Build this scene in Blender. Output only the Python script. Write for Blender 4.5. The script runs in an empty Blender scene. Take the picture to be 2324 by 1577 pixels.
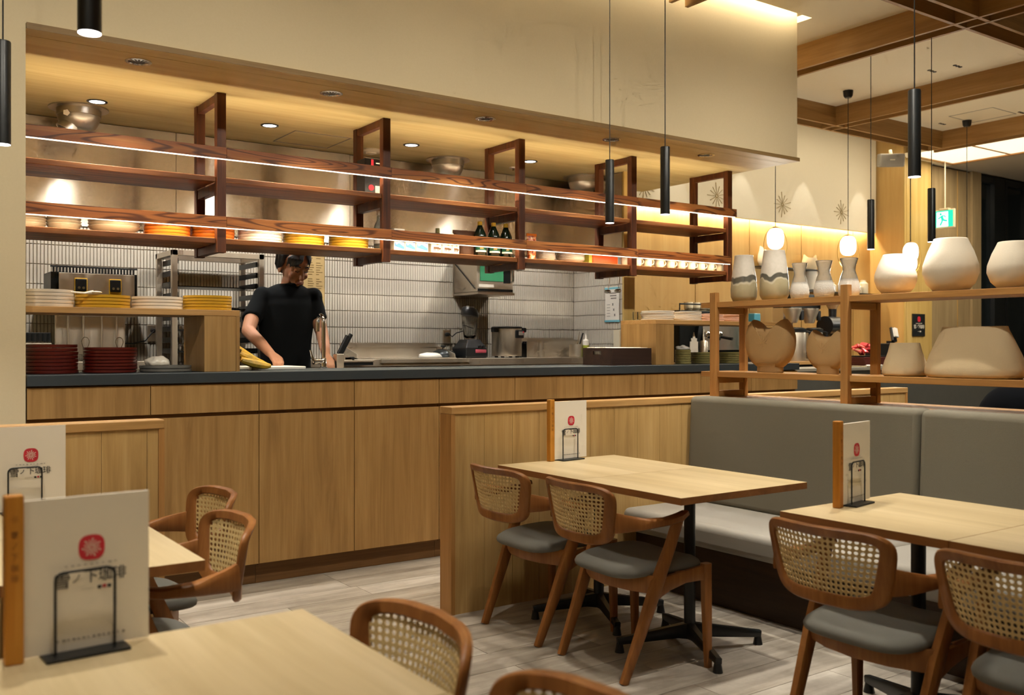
import bpy, math, random
from mathutils import Vector, Matrix
random.seed(7)
sc = bpy.context.scene
COL = sc.collection
PI = math.pi
# ------------------------------------------------------------ camera
cam_d = bpy.data.cameras.new('camera'); cam = bpy.data.objects.new('camera', cam_d); COL.objects.link(cam)
cam_d.sensor_width = 36.0
cam_d.lens = 36.0*2157/2324
cam_d.shift_y = -3.5/2324
cam_d.clip_start = 0.05
cam.location = (0, 0, 1.25)
cam.rotation_euler = (PI/2, 0, math.radians(-35.02))
cam_d.dof.use_dof = True
cam_d.dof.focus_distance = 5.2
cam_d.dof.aperture_fstop = 3.6
sc.camera = cam
# ------------------------------------------------------------ view, world
sc.view_settings.view_transform = 'Standard'
sc.view_settings.look = 'None'
sc.view_settings.exposure = 0.0
sc.view_settings.gamma = 1.0
sc.view_settings.use_curve_mapping = False
sc.cycles.use_denoising = True
sc.cycles.max_bounces = 6
sc.cycles.diffuse_bounces = 3
sc.cycles.glossy_bounces = 3
sc.cycles.transmission_bounces = 6
sc.cycles.use_adaptive_sampling = True
sc.cycles.adaptive_threshold = 0.14
sc.cycles.adaptive_min_samples = 12
sc.cycles.sample_clamp_indirect = 4.0
sc.cycles.caustics_reflective = False
sc.cycles.caustics_refractive = False
world = bpy.data.worlds.new('world'); sc.world = world; world.use_nodes = True
world.node_tree.nodes['Background'].inputs[0].default_value = (0.24, 0.26, 0.28, 1)
world.node_tree.nodes['Background'].inputs[1].default_value = 0.018

WARM = (1.0, 0.87, 0.64); AMBER = (1.0, 0.82, 0.54); NEUT = (1.0, 0.93, 0.79); COOL = (1.0, 0.98, 0.94)
def spot(name, loc, power, col=NEUT, angle=80, blend=0.6, radius=0.04, target=None):
    d = bpy.data.lights.new(name, 'SPOT'); d.energy = power; d.color = col
    d.spot_size = math.radians(angle); d.spot_blend = blend; d.shadow_soft_size = radius
    o = bpy.data.objects.new(name, d); COL.objects.link(o); o.location = loc
    t = Vector(target) if target else Vector((loc[0], loc[1], loc[2]-1))
    o.rotation_euler = (t-Vector(loc)).to_track_quat('-Z', 'Y').to_euler()
    return o
def strip(name, loc, length, width, power, col, direction, along='X', spread=180):
    d = bpy.data.lights.new(name, 'AREA'); d.energy = power; d.color = col; d.shape = 'RECTANGLE'
    d.size = length; d.size_y = width; d.spread = math.radians(spread)
    o = bpy.data.objects.new(name, d); COL.objects.link(o)
    z = -Vector(direction).normalized()
    x = Vector((1, 0, 0)) if along == 'X' else Vector((0, 1, 0))
    y = z.cross(x).normalized(); x = y.cross(z)
    m = Matrix((x, y, z)).transposed().to_4x4(); m.translation = Vector(loc)
    o.matrix_world = m
    return o
# downlights in the coffered ceiling: pools on the tables, wider ones over the aisles
for (x, y, p, a, b) in [(2.80, 2.95, 330, 60, .5), (2.80, 1.40, 310, 60, .5), (0.40, 2.95, 190, 60, .5), (0.40, 1.40, 160, 60, .5),
                        (1.70, 2.6, 90, 70, .7), (5.2, 2.8, 420, 66, .6), (3.75, 2.55, 230, 62, .5),
                        (8.2, 4.4, 230, 110, .7), (10.0, 4.9, 200, 110, .7)]:
    spot('ceiling_downlight_lamp', (x, y, 3.79), p, NEUT, a, b, 0.05)
# unseen fill spots added below the beams, washing the soffit and the counter front
for x in (-1.4, -0.2, 1.0, 2.2, 3.4, 4.6, 5.8):
    spot('added_soffit_fill', (x, 2.35, 3.58), 100 if x < 5 else 150, NEUT, 80, 0.9, 0.05, (x, 4.83, 1.6))
spot('shelf_accent_lamp', (2.35, 2.2, 3.79), 150, NEUT, 46, 0.3, 0.04, (4.1, 2.75, 1.25))
# light strips behind the hanging shelf rails
strip('rail_lamp_upper', (3.25, 5.427, 2.332), 5.5, 0.014, 20, AMBER, (0, 0.25, -1), spread=150)
strip('rail_lamp_lower', (3.22, 5.427, 1.938), 5.45, 0.014, 22, AMBER, (0, 0.25, -1), spread=150)
strip('added_shelf_uplight', (3.25, 5.475, 2.262), 5.5, 0.02, 21, WARM, (0, 0.15, 1))  # unseen strip added on the upper board to brighten the wood ceiling
# cove beside the soffit, cove over the drinks wall, strip behind the white panel
strip('soffit_cove_lamp', (3.4, 4.775, 3.93), 5.4, 0.05, 45, WARM, (0, 0.25, -1))
strip('soffit_end_cove_lamp', (6.17, 5.7, 3.93), 1.6, 0.04, 18, WARM, (-0.2, 0, -1), along='Y')
strip('wall_cove_lamp', (8.5, 6.80, 3.72), 4.6, 0.06, 13, WARM, (0, 0.5, -1))
strip('drinks_wall_lamp', (8.3, 7.41, 2.76), 5.0, 0.03, 62, AMBER, (0, 0.1, -1))
for x in (6.75, 7.85, 8.95, 10.05):
    spot('wall_wash_lamp', (x+.45, 7.05, 3.70), 16, COOL, 42, 0.3, 0.02, (x+.45, 7.25, 2.4))
# kitchen ceiling downlights
for x in (1.22, 2.28, 3.34, 4.40, 5.345):
    spot('kitchen_downlight_lamp', (x, 6.03, 2.685), 72, COOL, 125, 0.5, 0.035)
    spot('counter_downlight_lamp', (x, 5.06, 2.685), 52, NEUT, 100, 0.6, 0.03)
# hanging tube lamps
for (x, y) in [(0.51, 2.61), (0.51, 4.25), (4.07, 4.70), (4.08, 4.20), (4.14, 2.59), (6.95, 4.74), (6.83, 4.13)]:
    spot('tube_lamp_light', (x, y, 2.04), 30, COOL, 75, 0.7, 0.02)
# globe lamps over the register counter
for x in (7.16, 8.27, 9.36, 10.47):
    d = bpy.data.lights.new('globe_light', 'POINT'); d.energy = 21; d.color = NEUT; d.shadow_soft_size = 0.08
    o = bpy.data.objects.new('globe_light', d); COL.objects.link(o); o.location = (x, 5.9, 2.06)
# fill light added behind the camera; luminous ceiling panel by the windows
strip('added_room_fill', (-0.6, 0.2, 3.74), 3.0, 2.0, 28, NEUT, (0, 0, -1))
strip('luminous_ceiling_lamp', (11.4, 5.6, 3.60), 0.8, 2.2, 50, WARM, (0, 0, -1))

# ------------------------------------------------------------ mesh helpers
class MB:
    def __init__(s): s.v = []; s.f = []; s.mi = []; s.cur = 0
    def add(s, vs, fs):
        n = len(s.v); s.v += [tuple(p) for p in vs]; s.f += [tuple(i+n for i in f) for f in fs]; s.mi += [s.cur]*len(fs); return s
    def m(s, i): s.cur = i; return s
    def box(s, x0, x1, y0, y1, z0, z1):
        if x0 > x1: x0, x1 = x1, x0
        if y0 > y1: y0, y1 = y1, y0
        if z0 > z1: z0, z1 = z1, z0
        return s.add([(x0,y0,z0),(x1,y0,z0),(x1,y1,z0),(x0,y1,z0),(x0,y0,z1),(x1,y0,z1),(x1,y1,z1),(x0,y1,z1)],
                     [(0,3,2,1),(4,5,6,7),(0,1,5,4),(1,2,6,5),(2,3,7,6),(3,0,4,7)])
    def obox(s, c, size, rz=0, rx=0, ry=0):
        R = Matrix.Rotation(rz, 3, 'Z') @ Matrix.Rotation(ry, 3, 'Y') @ Matrix.Rotation(rx, 3, 'X'); c = Vector(c)
        n = MB().box(-size[0]/2, size[0]/2, -size[1]/2, size[1]/2, -size[2]/2, size[2]/2)
        return s.add([c + R @ Vector(p) for p in n.v], n.f)
    def loft(s, rings, cap=True, closed=True, loop=False):
        n = len(rings[0]); vs = [p for r in rings for p in r]; fs = []
        R = len(rings)
        for i in range(R if loop else R-1):
            a = i*n; b = ((i+1) % R)*n
            for j in range(n if closed else n-1):
                k = (j+1) % n
                fs.append((a+j, a+k, b+k, b+j))
        if cap and not loop:
            fs.append(tuple(range(n-1, -1, -1))); fs.append(tuple((R-1)*n+j for j in range(n)))
        return s.add(vs, fs)
    def lathe(s, prof, n=24, c=(0,0,0), sx=1, sy=1, cap=True):
        rings = [[(c[0]+r*sx*math.cos(2*PI*j/n), c[1]+r*sy*math.sin(2*PI*j/n), c[2]+z) for j in range(n)] for r, z in prof]
        return s.loft(rings, cap)
    def cyl(s, p0, p1, r0, r1=None, n=16, cap=True):
        r1 = r0 if r1 is None else r1
        return s.tube([p0, p1], [r0, r1], n, cap)
    def tube(s, pts, r, n=8, cap=True, loop=False, sy=1.0, up=None):
        pts = [Vector(p) for p in pts]; R = len(pts)
        rs = r if isinstance(r, (list, tuple)) else [r]*R
        rings = []; prev = None
        for i, p in enumerate(pts):
            a = pts[(i-1) % R] if (i > 0 or loop) else p
            b = pts[(i+1) % R] if (i < R-1 or loop) else p
            t = (b-a).normalized()
            if prev is None:
                u = Vector(up) if up else (Vector((0,0,1)) if abs(t.z) < .9 else Vector((1,0,0)))
                x = (u - t*u.dot(t)).normalized()
            else:
                x = (prev - t*prev.dot(t)).normalized()
            prev = x; y = t.cross(x)
            rings.append([p + x*math.cos(2*PI*j/n)*rs[i] + y*math.sin(2*PI*j/n)*rs[i]*sy for j in range(n)])
        return s.loft(rings, cap, True, loop)
    def bar(s, pts, ws, hs, side=(0,1,0)):
        # rectangular section swept along pts; ws across 'side', hs across the third direction
        pts = [Vector(p) for p in pts]; R = len(pts); rings = []
        ws = ws if isinstance(ws, (list, tuple)) else [ws]*R
        hs = hs if isinstance(hs, (list, tuple)) else [hs]*R
        for i, p in enumerate(pts):
            t = (pts[min(i+1, R-1)] - pts[max(i-1, 0)]).normalized()
            x = Vector(side); x = (x - t*x.dot(t)).normalized(); y = t.cross(x)
            w, h = ws[i]/2, hs[i]/2
            rings.append([p+x*w*.7+y*h, p+x*w+y*h*.7, p+x*w-y*h*.7, p+x*w*.7-y*h, p-x*w*.7-y*h, p-x*w-y*h*.7, p-x*w+y*h*.7, p-x*w*.7+y*h])
        return s.loft(rings)
    def ell(s, c, r, nu=14, nv=9, M=None):
        vs = []; fs = []
        c = Vector(c)
        for i in range(1, nv):
            th = PI*i/nv
            for j in range(nu):
                ph = 2*PI*j/nu
                p = Vector((r[0]*math.sin(th)*math.cos(ph), r[1]*math.sin(th)*math.sin(ph), r[2]*math.cos(th)))
                vs.append(c + (M @ p if M else p))
        t = Vector((0,0,r[2])); b = Vector((0,0,-r[2]))
        top = len(vs); vs.append(c + (M @ t if M else t)); vs.append(c + (M @ b if M else b))
        for i in range(nv-2):
            for j in range(nu):
                k = (j+1) % nu; fs.append((i*nu+j, i*nu+nu+j, i*nu+nu+k, i*nu+k))
        for j in range(nu):
            k = (j+1) % nu; fs.append((top, j, k)); fs.append((top+1, (nv-2)*nu+k, (nv-2)*nu+j))
        return s.add(vs, fs)
    def prism(s, poly, y0, y1, plane='XZ'):
        n = len(poly)
        if plane == 'XZ': A = [(a, y0, b) for a, b in poly]; B = [(a, y1, b) for a, b in poly]
        elif plane == 'XY': A = [(a, b, y0) for a, b in poly]; B = [(a, b, y1) for a, b in poly]
        else: A = [(y0, a, b) for a, b in poly]; B = [(y1, a, b) for a, b in poly]
        return s.loft([A, B])
    def xf(s, M):
        s.v = [tuple(M @ Vector(p)) for p in s.v]; return s
    def mesh(s, name):
        me = bpy.data.meshes.new(name); me.from_pydata(s.v, [], s.f); me.validate()
        if any(s.mi) and len(me.polygons) == len(s.mi): me.polygons.foreach_set('material_index', s.mi)
        me.update()
        import bmesh
        b = bmesh.new(); b.from_mesh(me); bmesh.ops.recalc_face_normals(b, faces=b.faces); b.to_mesh(me); b.free()
        return me
def place(o, parent):
    if parent is not None:
        o.parent = parent; o.matrix_parent_inverse = Matrix.Translation(-parent.location) if parent.rotation_euler.z == 0 else Matrix.Identity(4)
def obj(name, mb, mat, parent=None, bev=0, smooth=None, seg=2, sub=0, local=False, ang=40):
    """one mesh object; vertices are in world coordinates unless local (then in the parent's frame)"""
    me = mb.mesh(name) if isinstance(mb, MB) else mb
    o = bpy.data.objects.new(name, me); COL.objects.link(o)
    for mm in (mat if isinstance(mat, (list, tuple)) else [mat]):
        if me.materials.find(mm.name) < 0 or isinstance(mat, (list, tuple)): me.materials.append(mm)
    if smooth:
        for p in me.polygons: p.use_smooth = True
        me.set_sharp_from_angle(angle=math.radians(ang))
    if bev:
        b = o.modifiers.new('bevel', 'BEVEL'); b.width = bev; b.segments = seg; b.limit_method = 'ANGLE'
    if sub:
        b = o.modifiers.new('subsurf', 'SUBSURF'); b.levels = sub; b.render_levels = sub
    if parent is not None:
        o.parent = parent
        if not local: o.matrix_parent_inverse = world_m(parent).inverted()
    return o
def world_m(o):
    m = o.matrix_basis.copy()
    if o.parent: m = world_m(o.parent) @ o.matrix_parent_inverse @ m
    return m
def tag(o, label=None, cat=None, group=None, kind=None):
    if label: o['label'] = label
    if cat: o['category'] = cat
    if group: o['group'] = group
    if kind: o['kind'] = kind
    return o
def thing(name, loc, label, cat, group=None, rz=0):
    o = bpy.data.objects.new(name, None); COL.objects.link(o); o.empty_display_size = .1
    o.location = loc; o.rotation_euler = (0, 0, rz)
    return tag(o, label, cat, group)
def copy_tree(o, parent=None):
    c = o.copy(); COL.objects.link(c)
    if parent is not None:
        c.parent = parent; c.matrix_parent_inverse = o.matrix_parent_inverse.copy()
    for ch in list(o.children): copy_tree(ch, c)
    return c
def struct(name, mb, mat, parent=None, **k):
    o = obj(name, mb, mat, parent, **k)
    if parent is None: o['kind'] = 'structure'
    return o

# ------------------------------------------------------------ materials
def C(h, a=1.0):
    h = h.lstrip('#'); r = []
    for i in (0, 2, 4):
        c = int(h[i:i+2], 16)/255; r.append(c/12.92 if c <= .04045 else ((c+.055)/1.055)**2.4)
    return (r[0], r[1], r[2], a)
def new(name, base='#808080', rough=.5, metal=0.0, **k):
    m = bpy.data.materials.new(name); m.use_nodes = True
    b = m.node_tree.nodes['Principled BSDF']
    b.inputs['Base Color'].default_value = C(base) if isinstance(base, str) else base
    b.inputs['Roughness'].default_value = rough; b.inputs['Metallic'].default_value = metal
    for key, val in k.items():
        b.inputs[key.replace('_', ' ')].default_value = val
    return m
def nodes(m): return m.node_tree.nodes, m.node_tree.links, m.node_tree.nodes['Principled BSDF']
def coords(m, scale, rnd=True, gen=False):
    N, L, b = nodes(m)
    tc = N.new('ShaderNodeTexCoord'); mp = N.new('ShaderNodeMapping'); mp.inputs['Scale'].default_value = scale
    L.new(tc.outputs['Generated' if gen else 'Object'], mp.inputs['Vector'])
    if rnd:
        oi = N.new('ShaderNodeObjectInfo'); mu = N.new('ShaderNodeMath'); mu.operation = 'MULTIPLY'; mu.inputs[1].default_value = 37.0
        L.new(oi.outputs['Random'], mu.inputs[0]); cb = N.new('ShaderNodeCombineXYZ')
        for i in range(3): L.new(mu.outputs[0], cb.inputs[i])
        L.new(cb.outputs[0], mp.inputs['Location'])
    return mp.outputs['Vector']
def ramp(m, fac, stops):
    N, L, b = nodes(m)
    r = N.new('ShaderNodeValToRGB'); e = r.color_ramp.elements
    while len(e) < len(stops): e.new(.5)
    for q, (p, c) in zip(e, stops): q.position = p; q.color = C(c) if isinstance(c, str) else c
    L.new(fac, r.inputs['Fac']); return r.outputs['Color']
def noise(m, vec, scale=1, detail=4, rough=.55, dist=0):
    N, L, b = nodes(m)
    n = N.new('ShaderNodeTexNoise'); n.inputs['Scale'].default_value = scale; n.inputs['Detail'].default_value = detail
    n.inputs['Roughness'].default_value = rough; n.inputs['Distortion'].default_value = dist
    if vec is not None: L.new(vec, n.inputs['Vector'])
    return n.outputs['Fac']
def math_(m, op, a, b_):
    N, L, b = nodes(m); n = N.new('ShaderNodeMath'); n.operation = op
    for i, q in enumerate((a, b_)):
        if q is None: continue
        if isinstance(q, (int, float)): n.inputs[i].default_value = q
        else: L.new(q, n.inputs[i])
    return n.outputs[0]
def mixc(m, fac, a, b_, mode='MIX'):
    N, L, b = nodes(m); n = N.new('ShaderNodeMix'); n.data_type = 'RGBA'; n.blend_type = mode
    for i, q in ((0, fac), (6, a), (7, b_)):
        if isinstance(q, (int, float)): n.inputs[i].default_value = q
        elif isinstance(q, (tuple, list)): n.inputs[i].default_value = q
        elif isinstance(q, str): n.inputs[i].default_value = C(q)
        else: L.new(q, n.inputs[i])
    return n.outputs[2]
def bump(m, h, strength=.2, dist=.002):
    N, L, b = nodes(m); n = N.new('ShaderNodeBump'); n.inputs['Strength'].default_value = strength; n.inputs['Distance'].default_value = dist
    L.new(h, n.inputs['Height']); L.new(n.outputs[0], b.inputs['Normal'])
def wood(name, dark, mid, light, axis=2, s=1.0, rough=.5, rings=0.0, ringcol=None, spec=.35, freq=9.0, rs=(3.2, .55)):
    m = new(name, mid, rough); N, L, b = nodes(m); b.inputs['Specular IOR Level'].default_value = spec
    sv = [16*s]*3; sv[axis] = 1.1*s
    v = coords(m, sv)
    n1 = noise(m, v, 1.0, 6, .6, .6)
    col = ramp(m, n1, [(.28, dark), (.5, mid), (.74, light)])
    sv2 = [110*s]*3; sv2[axis] = 2.6*s
    n2 = noise(m, coords(m, sv2), 1.0, 3, .6)
    col = mixc(m, math_(m, 'MULTIPLY', ramp(m, n2, [(.3, '#ffffff'), (.62, '#000000')]), .38), col, dark)
    if rings:
        sv3 = [rs[0]*s]*3; sv3[axis] = rs[1]*s
        n3 = noise(m, coords(m, sv3), 1.0, 2, .45, .3)
        w = math_(m, 'SINE', math_(m, 'MULTIPLY', n3, freq*6.283), None)
        col = mixc(m, math_(m, 'MULTIPLY', ramp(m, w, [(.45, '#000000'), (.98, '#ffffff')]), rings), col, ringcol or dark)
    L.new(col, b.inputs['Base Color'])
    bump(m, n2, .12, .001)
    return m
def speck(name, base, other, scale=60, amt=.35, rough=.6, bumps=.15):
    m = new(name, base, rough); N, L, b = nodes(m)
    n = noise(m, coords(m, (1, 1, 1)), scale, 5, .65)
    L.new(mixc(m, math_(m, 'MULTIPLY', n, amt), base, other), b.inputs['Base Color'])
    bump(m, n, bumps, .002)
    return m
def emit(name, col, strength, base='#ffffff'):
    m = new(name, base, .4); N, L, b = nodes(m)
    b.inputs['Emission Color'].default_value = C(col) if isinstance(col, str) else col
    b.inputs['Emission Strength'].default_value = strength
    return m
WALL = speck('beige_plaster', '#d3c4a2', '#c5b48f', 90, .5, .85, .08)
WALLW = speck('white_plaster', '#ddd2b8', '#d0c4a6', 60, .4, .85, .08)
CEIL = speck('cream_ceiling', '#e8dcc0', '#ddd0b2', 40, .4, .9, .05)
OAK = wood('oak_panel', '#8c6a3e', '#a8834f', '#b8945f', 2, 1.0, .5)
OAKX = wood('oak_trim', '#9c7543', '#b98f58', '#c9a068', 0, 1.0, .5)
OAKY = wood('oak_shelf', '#94683a', '#b28249', '#c4975e', 1, 1.0, .5)
OAKP = wood('oak_post', '#94683a', '#ae7e46', '#c0925a', 2, 1.3, .5)
KICK = wood('oak_toe_kick', '#5b3f22', '#735230', '#83603a', 0, 1.0, .55)
OAK2 = wood('partition_oak', '#a3804d', '#bd9a62', '#cbaa74', 2, 1.0, .5)
BEAM = wood('beam_wood_long', '#866033', '#a07844', '#b28a55', 1, .7, .5)
BEAMX = wood('beam_wood_cross', '#866033', '#a07844', '#b28a55', 0, .7, .5)
KCEIL = wood('ceiling_wood', '#ae935e', '#bea971', '#ccb781', 0, .7, .5)
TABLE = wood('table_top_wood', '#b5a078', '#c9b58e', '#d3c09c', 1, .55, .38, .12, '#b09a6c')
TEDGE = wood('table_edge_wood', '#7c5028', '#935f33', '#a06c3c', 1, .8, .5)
CHAIR = wood('chair_wood', '#7a4a22', '#955f30', '#a8713c', 2, 1.0, .4)
DARKW = wood('reclaimed_wood', '#6e3c1c', '#94582a', '#b47a40', 0, .8, .42, .85, '#42200f', freq=15, rs=(9, 1.0))
DARKB = wood('reclaimed_board', '#4a2a14', '#7d4a22', '#a5703a', 0, .9, .5, .35, '#3a1c0c', freq=5)
DARKP = wood('reclaimed_post', '#35190c', '#552c14', '#774521', 2, .9, .45, .3, '#361809', freq=6)
CRATE = wood('crate_wood', '#23150e', '#33211a', '#432c20', 0, 1.0, .5)
BENCHW = wood('bench_base_wood', '#2a1c11', '#3a2818', '#483220', 1, .8, .5)
DOORW = wood('pale_door_wood', '#8f7a58', '#a48e69', '#b29c76', 2, .8, .55)
YELW = wood('honey_panel_wood', '#b0904f', '#c4a561', '#d0b374', 2, .7, .5)
ORGW = wood('amber_panel_wood', '#b99355', '#c39d5e', '#cba86a', 2, .5, .6)
SLAB = speck('dark_slab', '#2b343a', '#3a4247', 50, .5, .5, .05)
GREYC = speck('grey_cement', '#474845', '#56564f', 14, .6, .75, .1)
STEEL = new('brushed_steel', '#cfc5b5', .36, 1.0)
N_, L_, b_ = nodes(STEEL); sv = noise(STEEL, coords(STEEL, (60, 60, 1.5)), 1, 3); L_.new(ramp(STEEL, sv, [(.2, (.30,)*3+(1,)), (.8, (.46,)*3+(1,))]), b_.inputs['Roughness'])
STEELW = new('wall_steel', '#d2c7b4', .27, 1.0, Anisotropic=.92, Anisotropic_Rotation=.25)
bump(STEELW, noise(STEELW, coords(STEELW, (5, 5, .25)), 1, 2), .18, .02)
CHROME = new('chrome', '#d8d8d8', .08, 1.0)
ALU = new('cast_aluminium', '#b5ad9d', .35, 1.0)
BLACK = new('black_metal', '#121517', .4)
BLACKP = new('black_plastic', '#101214', .35)
DARKM = new('dark_metal', '#2a2d2e', .35, .8)
BRASS = new('brass', '#c9a45a', .3, 1.0)
TILE = speck('white_tile', '#cfc6b6', '#bdb4a4', 30, .5, .4, .05)
GROUT = speck('grout', '#8b8071', '#7a7062', 50, .5, .9, .05)
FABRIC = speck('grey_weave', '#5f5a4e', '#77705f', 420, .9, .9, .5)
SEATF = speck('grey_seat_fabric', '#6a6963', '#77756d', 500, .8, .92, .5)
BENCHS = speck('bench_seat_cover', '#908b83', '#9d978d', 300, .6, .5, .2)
CANE = speck('cane', '#d8bd84', '#b8955a', 80, .6, .55, .2)
PAPER = speck('menu_paper', '#e8e0d2', '#ded4c4', 30, .3, .8, .02)
WHITE = new('white_ceramic', '#e3dccf', .25)
CREAM = new('cream_ceramic', '#d9ccb0', .3)
YEL = new('yellow_glaze', '#c59a2c', .25)
ORANGE = new('orange_glaze', '#c8681e', .25)
REDL = new('red_lacquer', '#5a1a12', .28)
GREYT = new('grey_tray', '#6f6d68', .4)
OLIVE = new('olive_glaze', '#8b8250', .28)
PINK = new('pink_glaze', '#d9b3a2', .3)
VBEIGE = speck('vase_clay', '#d3bf9c', '#c2ad88', 260, .6, .8, .25)
VWHITE = speck('vase_pale_clay', '#e0d5c3', '#d2c5ae', 220, .5, .75, .2)
CLAY = speck('vase_tan_clay', '#c2a273', '#b19162', 160, .5, .85, .3)
GLASS = new('clear_glass', '#f4f4f0', .03, Transmission_Weight=1.0, IOR=1.45)
RED = new('print_red', '#c8283a', .6)
INK = new('print_black', '#15110f', .7)
GREYI = new('print_grey', '#8a8076', .7)
SKIN = new('skin', '#b07c5c', .68, Subsurface_Weight=.12, Subsurface_Scale=.01)
HAIR = new('hair', '#100d0c', .45)
SHIRT = speck('black_cotton', '#07090a', '#0c0f11', 300, .6, .95, .3); nodes(SHIRT)[2].inputs['Specular IOR Level'].default_value = .2
LEDW = emit('led_warm', (1.0, .84, .64, 1), 2.6)
LEDC = emit('led_cool', (1.0, .95, .98, 1), 9)
GLOBE = emit('globe_opal', (1.0, .93, .80, 1), 1.6)
LUMI = emit('luminous_panel', (1.0, .86, .62, 1), 1.15)
EXITG = emit('exit_green', (0.0, .62, .42, 1), 1.2, '#00a070')
EXITW = emit('exit_white', (.85, .95, 1.0, 1), 1.0)
WINDOW = new('night_glass', '#10181c', .12, Specular_IOR_Level=.6)

# ================================================================ SETTING
FLOOR_M = []
for i, (a, b, c) in enumerate([('#8f8579', '#a89e91', '#bdb4a8'), ('#7d7468', '#968c80', '#a99f93'), ('#9d9387', '#b5aca0', '#c8c0b5'), ('#877d70', '#9f9588', '#b0a699')]):
    m = new('floor_plank_%d' % i, b, .55); N, L, bs = nodes(m)
    n1 = noise(m, coords(m, (1.6, 14, 14)), 1, 6, .65, .5)
    n2 = noise(m, coords(m, (5, 5, 5)), 1, 5, .7)
    col = ramp(m, n1, [(.3, a), (.5, b), (.7, c)])
    col = mixc(m, math_(m, 'MULTIPLY', ramp(m, n2, [(.45, '#000000'), (.7, '#ffffff')]), .35), col, '#6a6055')
    L.new(col, bs.inputs['Base Color']); bump(m, n1, .1, .001); FLOOR_M.append(m)
floor = struct('floor', MB().box(-2.6, 15, -3, 7.6, -.06, -.004), FLOOR_M[3])
PL, PW = .92, .184
pm = [MB().box(0, PL-.0025, 0, PW-.0025, -.006, 0).mesh('plank') for _ in range(4)]
for k in range(4): pm[k].materials.append(FLOOR_M[k])
rows = int((4.88-.42)/PW)
for r in range(rows):
    y = 4.88 - (r+1)*PW; off = (.23*(r*2 % 4)) + random.uniform(-.05, .05)
    x0 = 2.145 - off - (0 if r < 2 else 0); x0 = 2.145 if r < 2 else x0
    k0 = -int((x0+.25)/PL)-1
    for k in range(k0, 5):
        xs = x0 + k*PL
        if xs > 3.5 or xs < -.9: continue
        o = bpy.data.objects.new('plank', pm[(r*7+k*3+random.randint(0, 2)) % 4]); COL.objects.link(o)
        o.location = (xs, y, 0); o.parent = floor
struct('floor_raised', MB().box(.45, 6.0, 5.62, 6.6, 0, .2), GREYC)
struct('wall_left', MB().box(-2.6, .672, 4.83, 4.98, 0, 3.98), WALL)
struct('wall_soffit', MB().box(.672, 6.12, 4.83, 6.62, 2.726, 3.98), WALL)
kc = struct('ceiling_kitchen', MB().box(.45, 6.135, 4.938, 6.62, 2.70, 2.726), KCEIL)
obj('edge_trim', MB().box(.674, 6.137, 4.817, 4.822, 2.699, 2.727), wood('edge_trim_wood', '#6f5733', '#85693f', '#947849', 0, 1.0, .55), kc)
obj('front_board', MB().box(.674, 6.135, 4.822, 4.934, 2.70, 2.726), KCEIL, kc)
hm = MB()
for (a, b, c, d) in ((2.475, 2.89, 6.075, 6.081), (2.475, 2.89, 6.475, 6.481), (2.475, 2.481, 6.075, 6.481), (2.884, 2.89, 6.075, 6.481)):
    hm.box(a, b, c, d, 2.697, 2.70)
obj('access_hatch', hm, GREYI, kc)
struct('wall_kitchen_left', MB().box(.35, .45, 4.98, 6.62, 0, 2.70), WALL)
# back wall: mosaic of narrow upright tiles below, steel sheets above
wb = struct('wall_back', MB().box(.35, 5.294, 6.606, 6.75, .2, 2.70), GROUT)
def tiles(axis, a0, a1, fixed, zs, step=.0208, h=.125):
    m = MB(); n = round((a1-a0)/step); step = (a1-a0)/n
    for r, z in enumerate(zs):
        for i in range(n):
            a = a0+i*step; g = .0016; d = random.uniform(0, .0012)
            if axis == 'X': vs = [(a+g, fixed+.006, z+g), (a+step-g, fixed+.006, z+g), (a+step-g, fixed+.006, z+h-g), (a+g, fixed+.006, z+h-g)]; q = [(p[0], fixed-d, p[2]) for p in vs]
            else: vs = [(fixed+.006, a+g, z+g), (fixed+.006, a+step-g, z+g), (fixed+.006, a+step-g, z+h-g), (fixed+.006, a+g, z+h-g)]; q = [(fixed-d, p[1], p[2]) for p in vs]
            e = .0022
            if axis == 'X': q = [(q[0][0]+e, q[0][1], q[0][2]+e), (q[1][0]-e, q[1][1], q[1][2]+e), (q[2][0]-e, q[2][1], q[2][2]-e), (q[3][0]+e, q[3][1], q[3][2]-e)]
            else: q = [(q[0][0], q[0][1]+e, q[0][2]+e), (q[1][0], q[1][1]-e, q[1][2]+e), (q[2][0], q[2][1]-e, q[2][2]-e), (q[3][0], q[3][1]+e, q[3][2]-e)]
            m.add(vs+q, [(4,5,6,7),(0,1,5,4),(1,2,6,5),(2,3,7,6),(3,0,4,7)])
    return m
ZS = [1.016, 1.141, 1.266, 1.391, 1.516, 1.641, 1.766, 1.891]
t = obj('wall_tiles', tiles('X', .46, 5.294, 6.600, ZS), TILE, wb); t['kind'] = 'stuff'
for a, b in ((.46, 1.835), (1.835, 3.122), (3.122, 4.561), (4.561, 5.294)):
    obj('steel_sheet', MB().box(a+.0015, b-.0015, 6.592, 6.606, 2.02, 2.695), STEELW, wb)
wr = struct('wall_return', MB().box(5.300, 5.40, 5.95, 6.75, .2, 2.70), GROUT)
t = obj('wall_tiles', tiles('Y', 5.953, 6.600, 5.294, ZS), TILE, wr); t['kind'] = 'stuff'
obj('steel_sheet', MB().box(5.288, 5.30, 5.952, 6.592, 2.02, 2.695), STEELW, wr)
obj('wood_end', MB().box(5.29, 5.41, 5.93, 5.95, .2, 2.70), YELW, wr)
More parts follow.
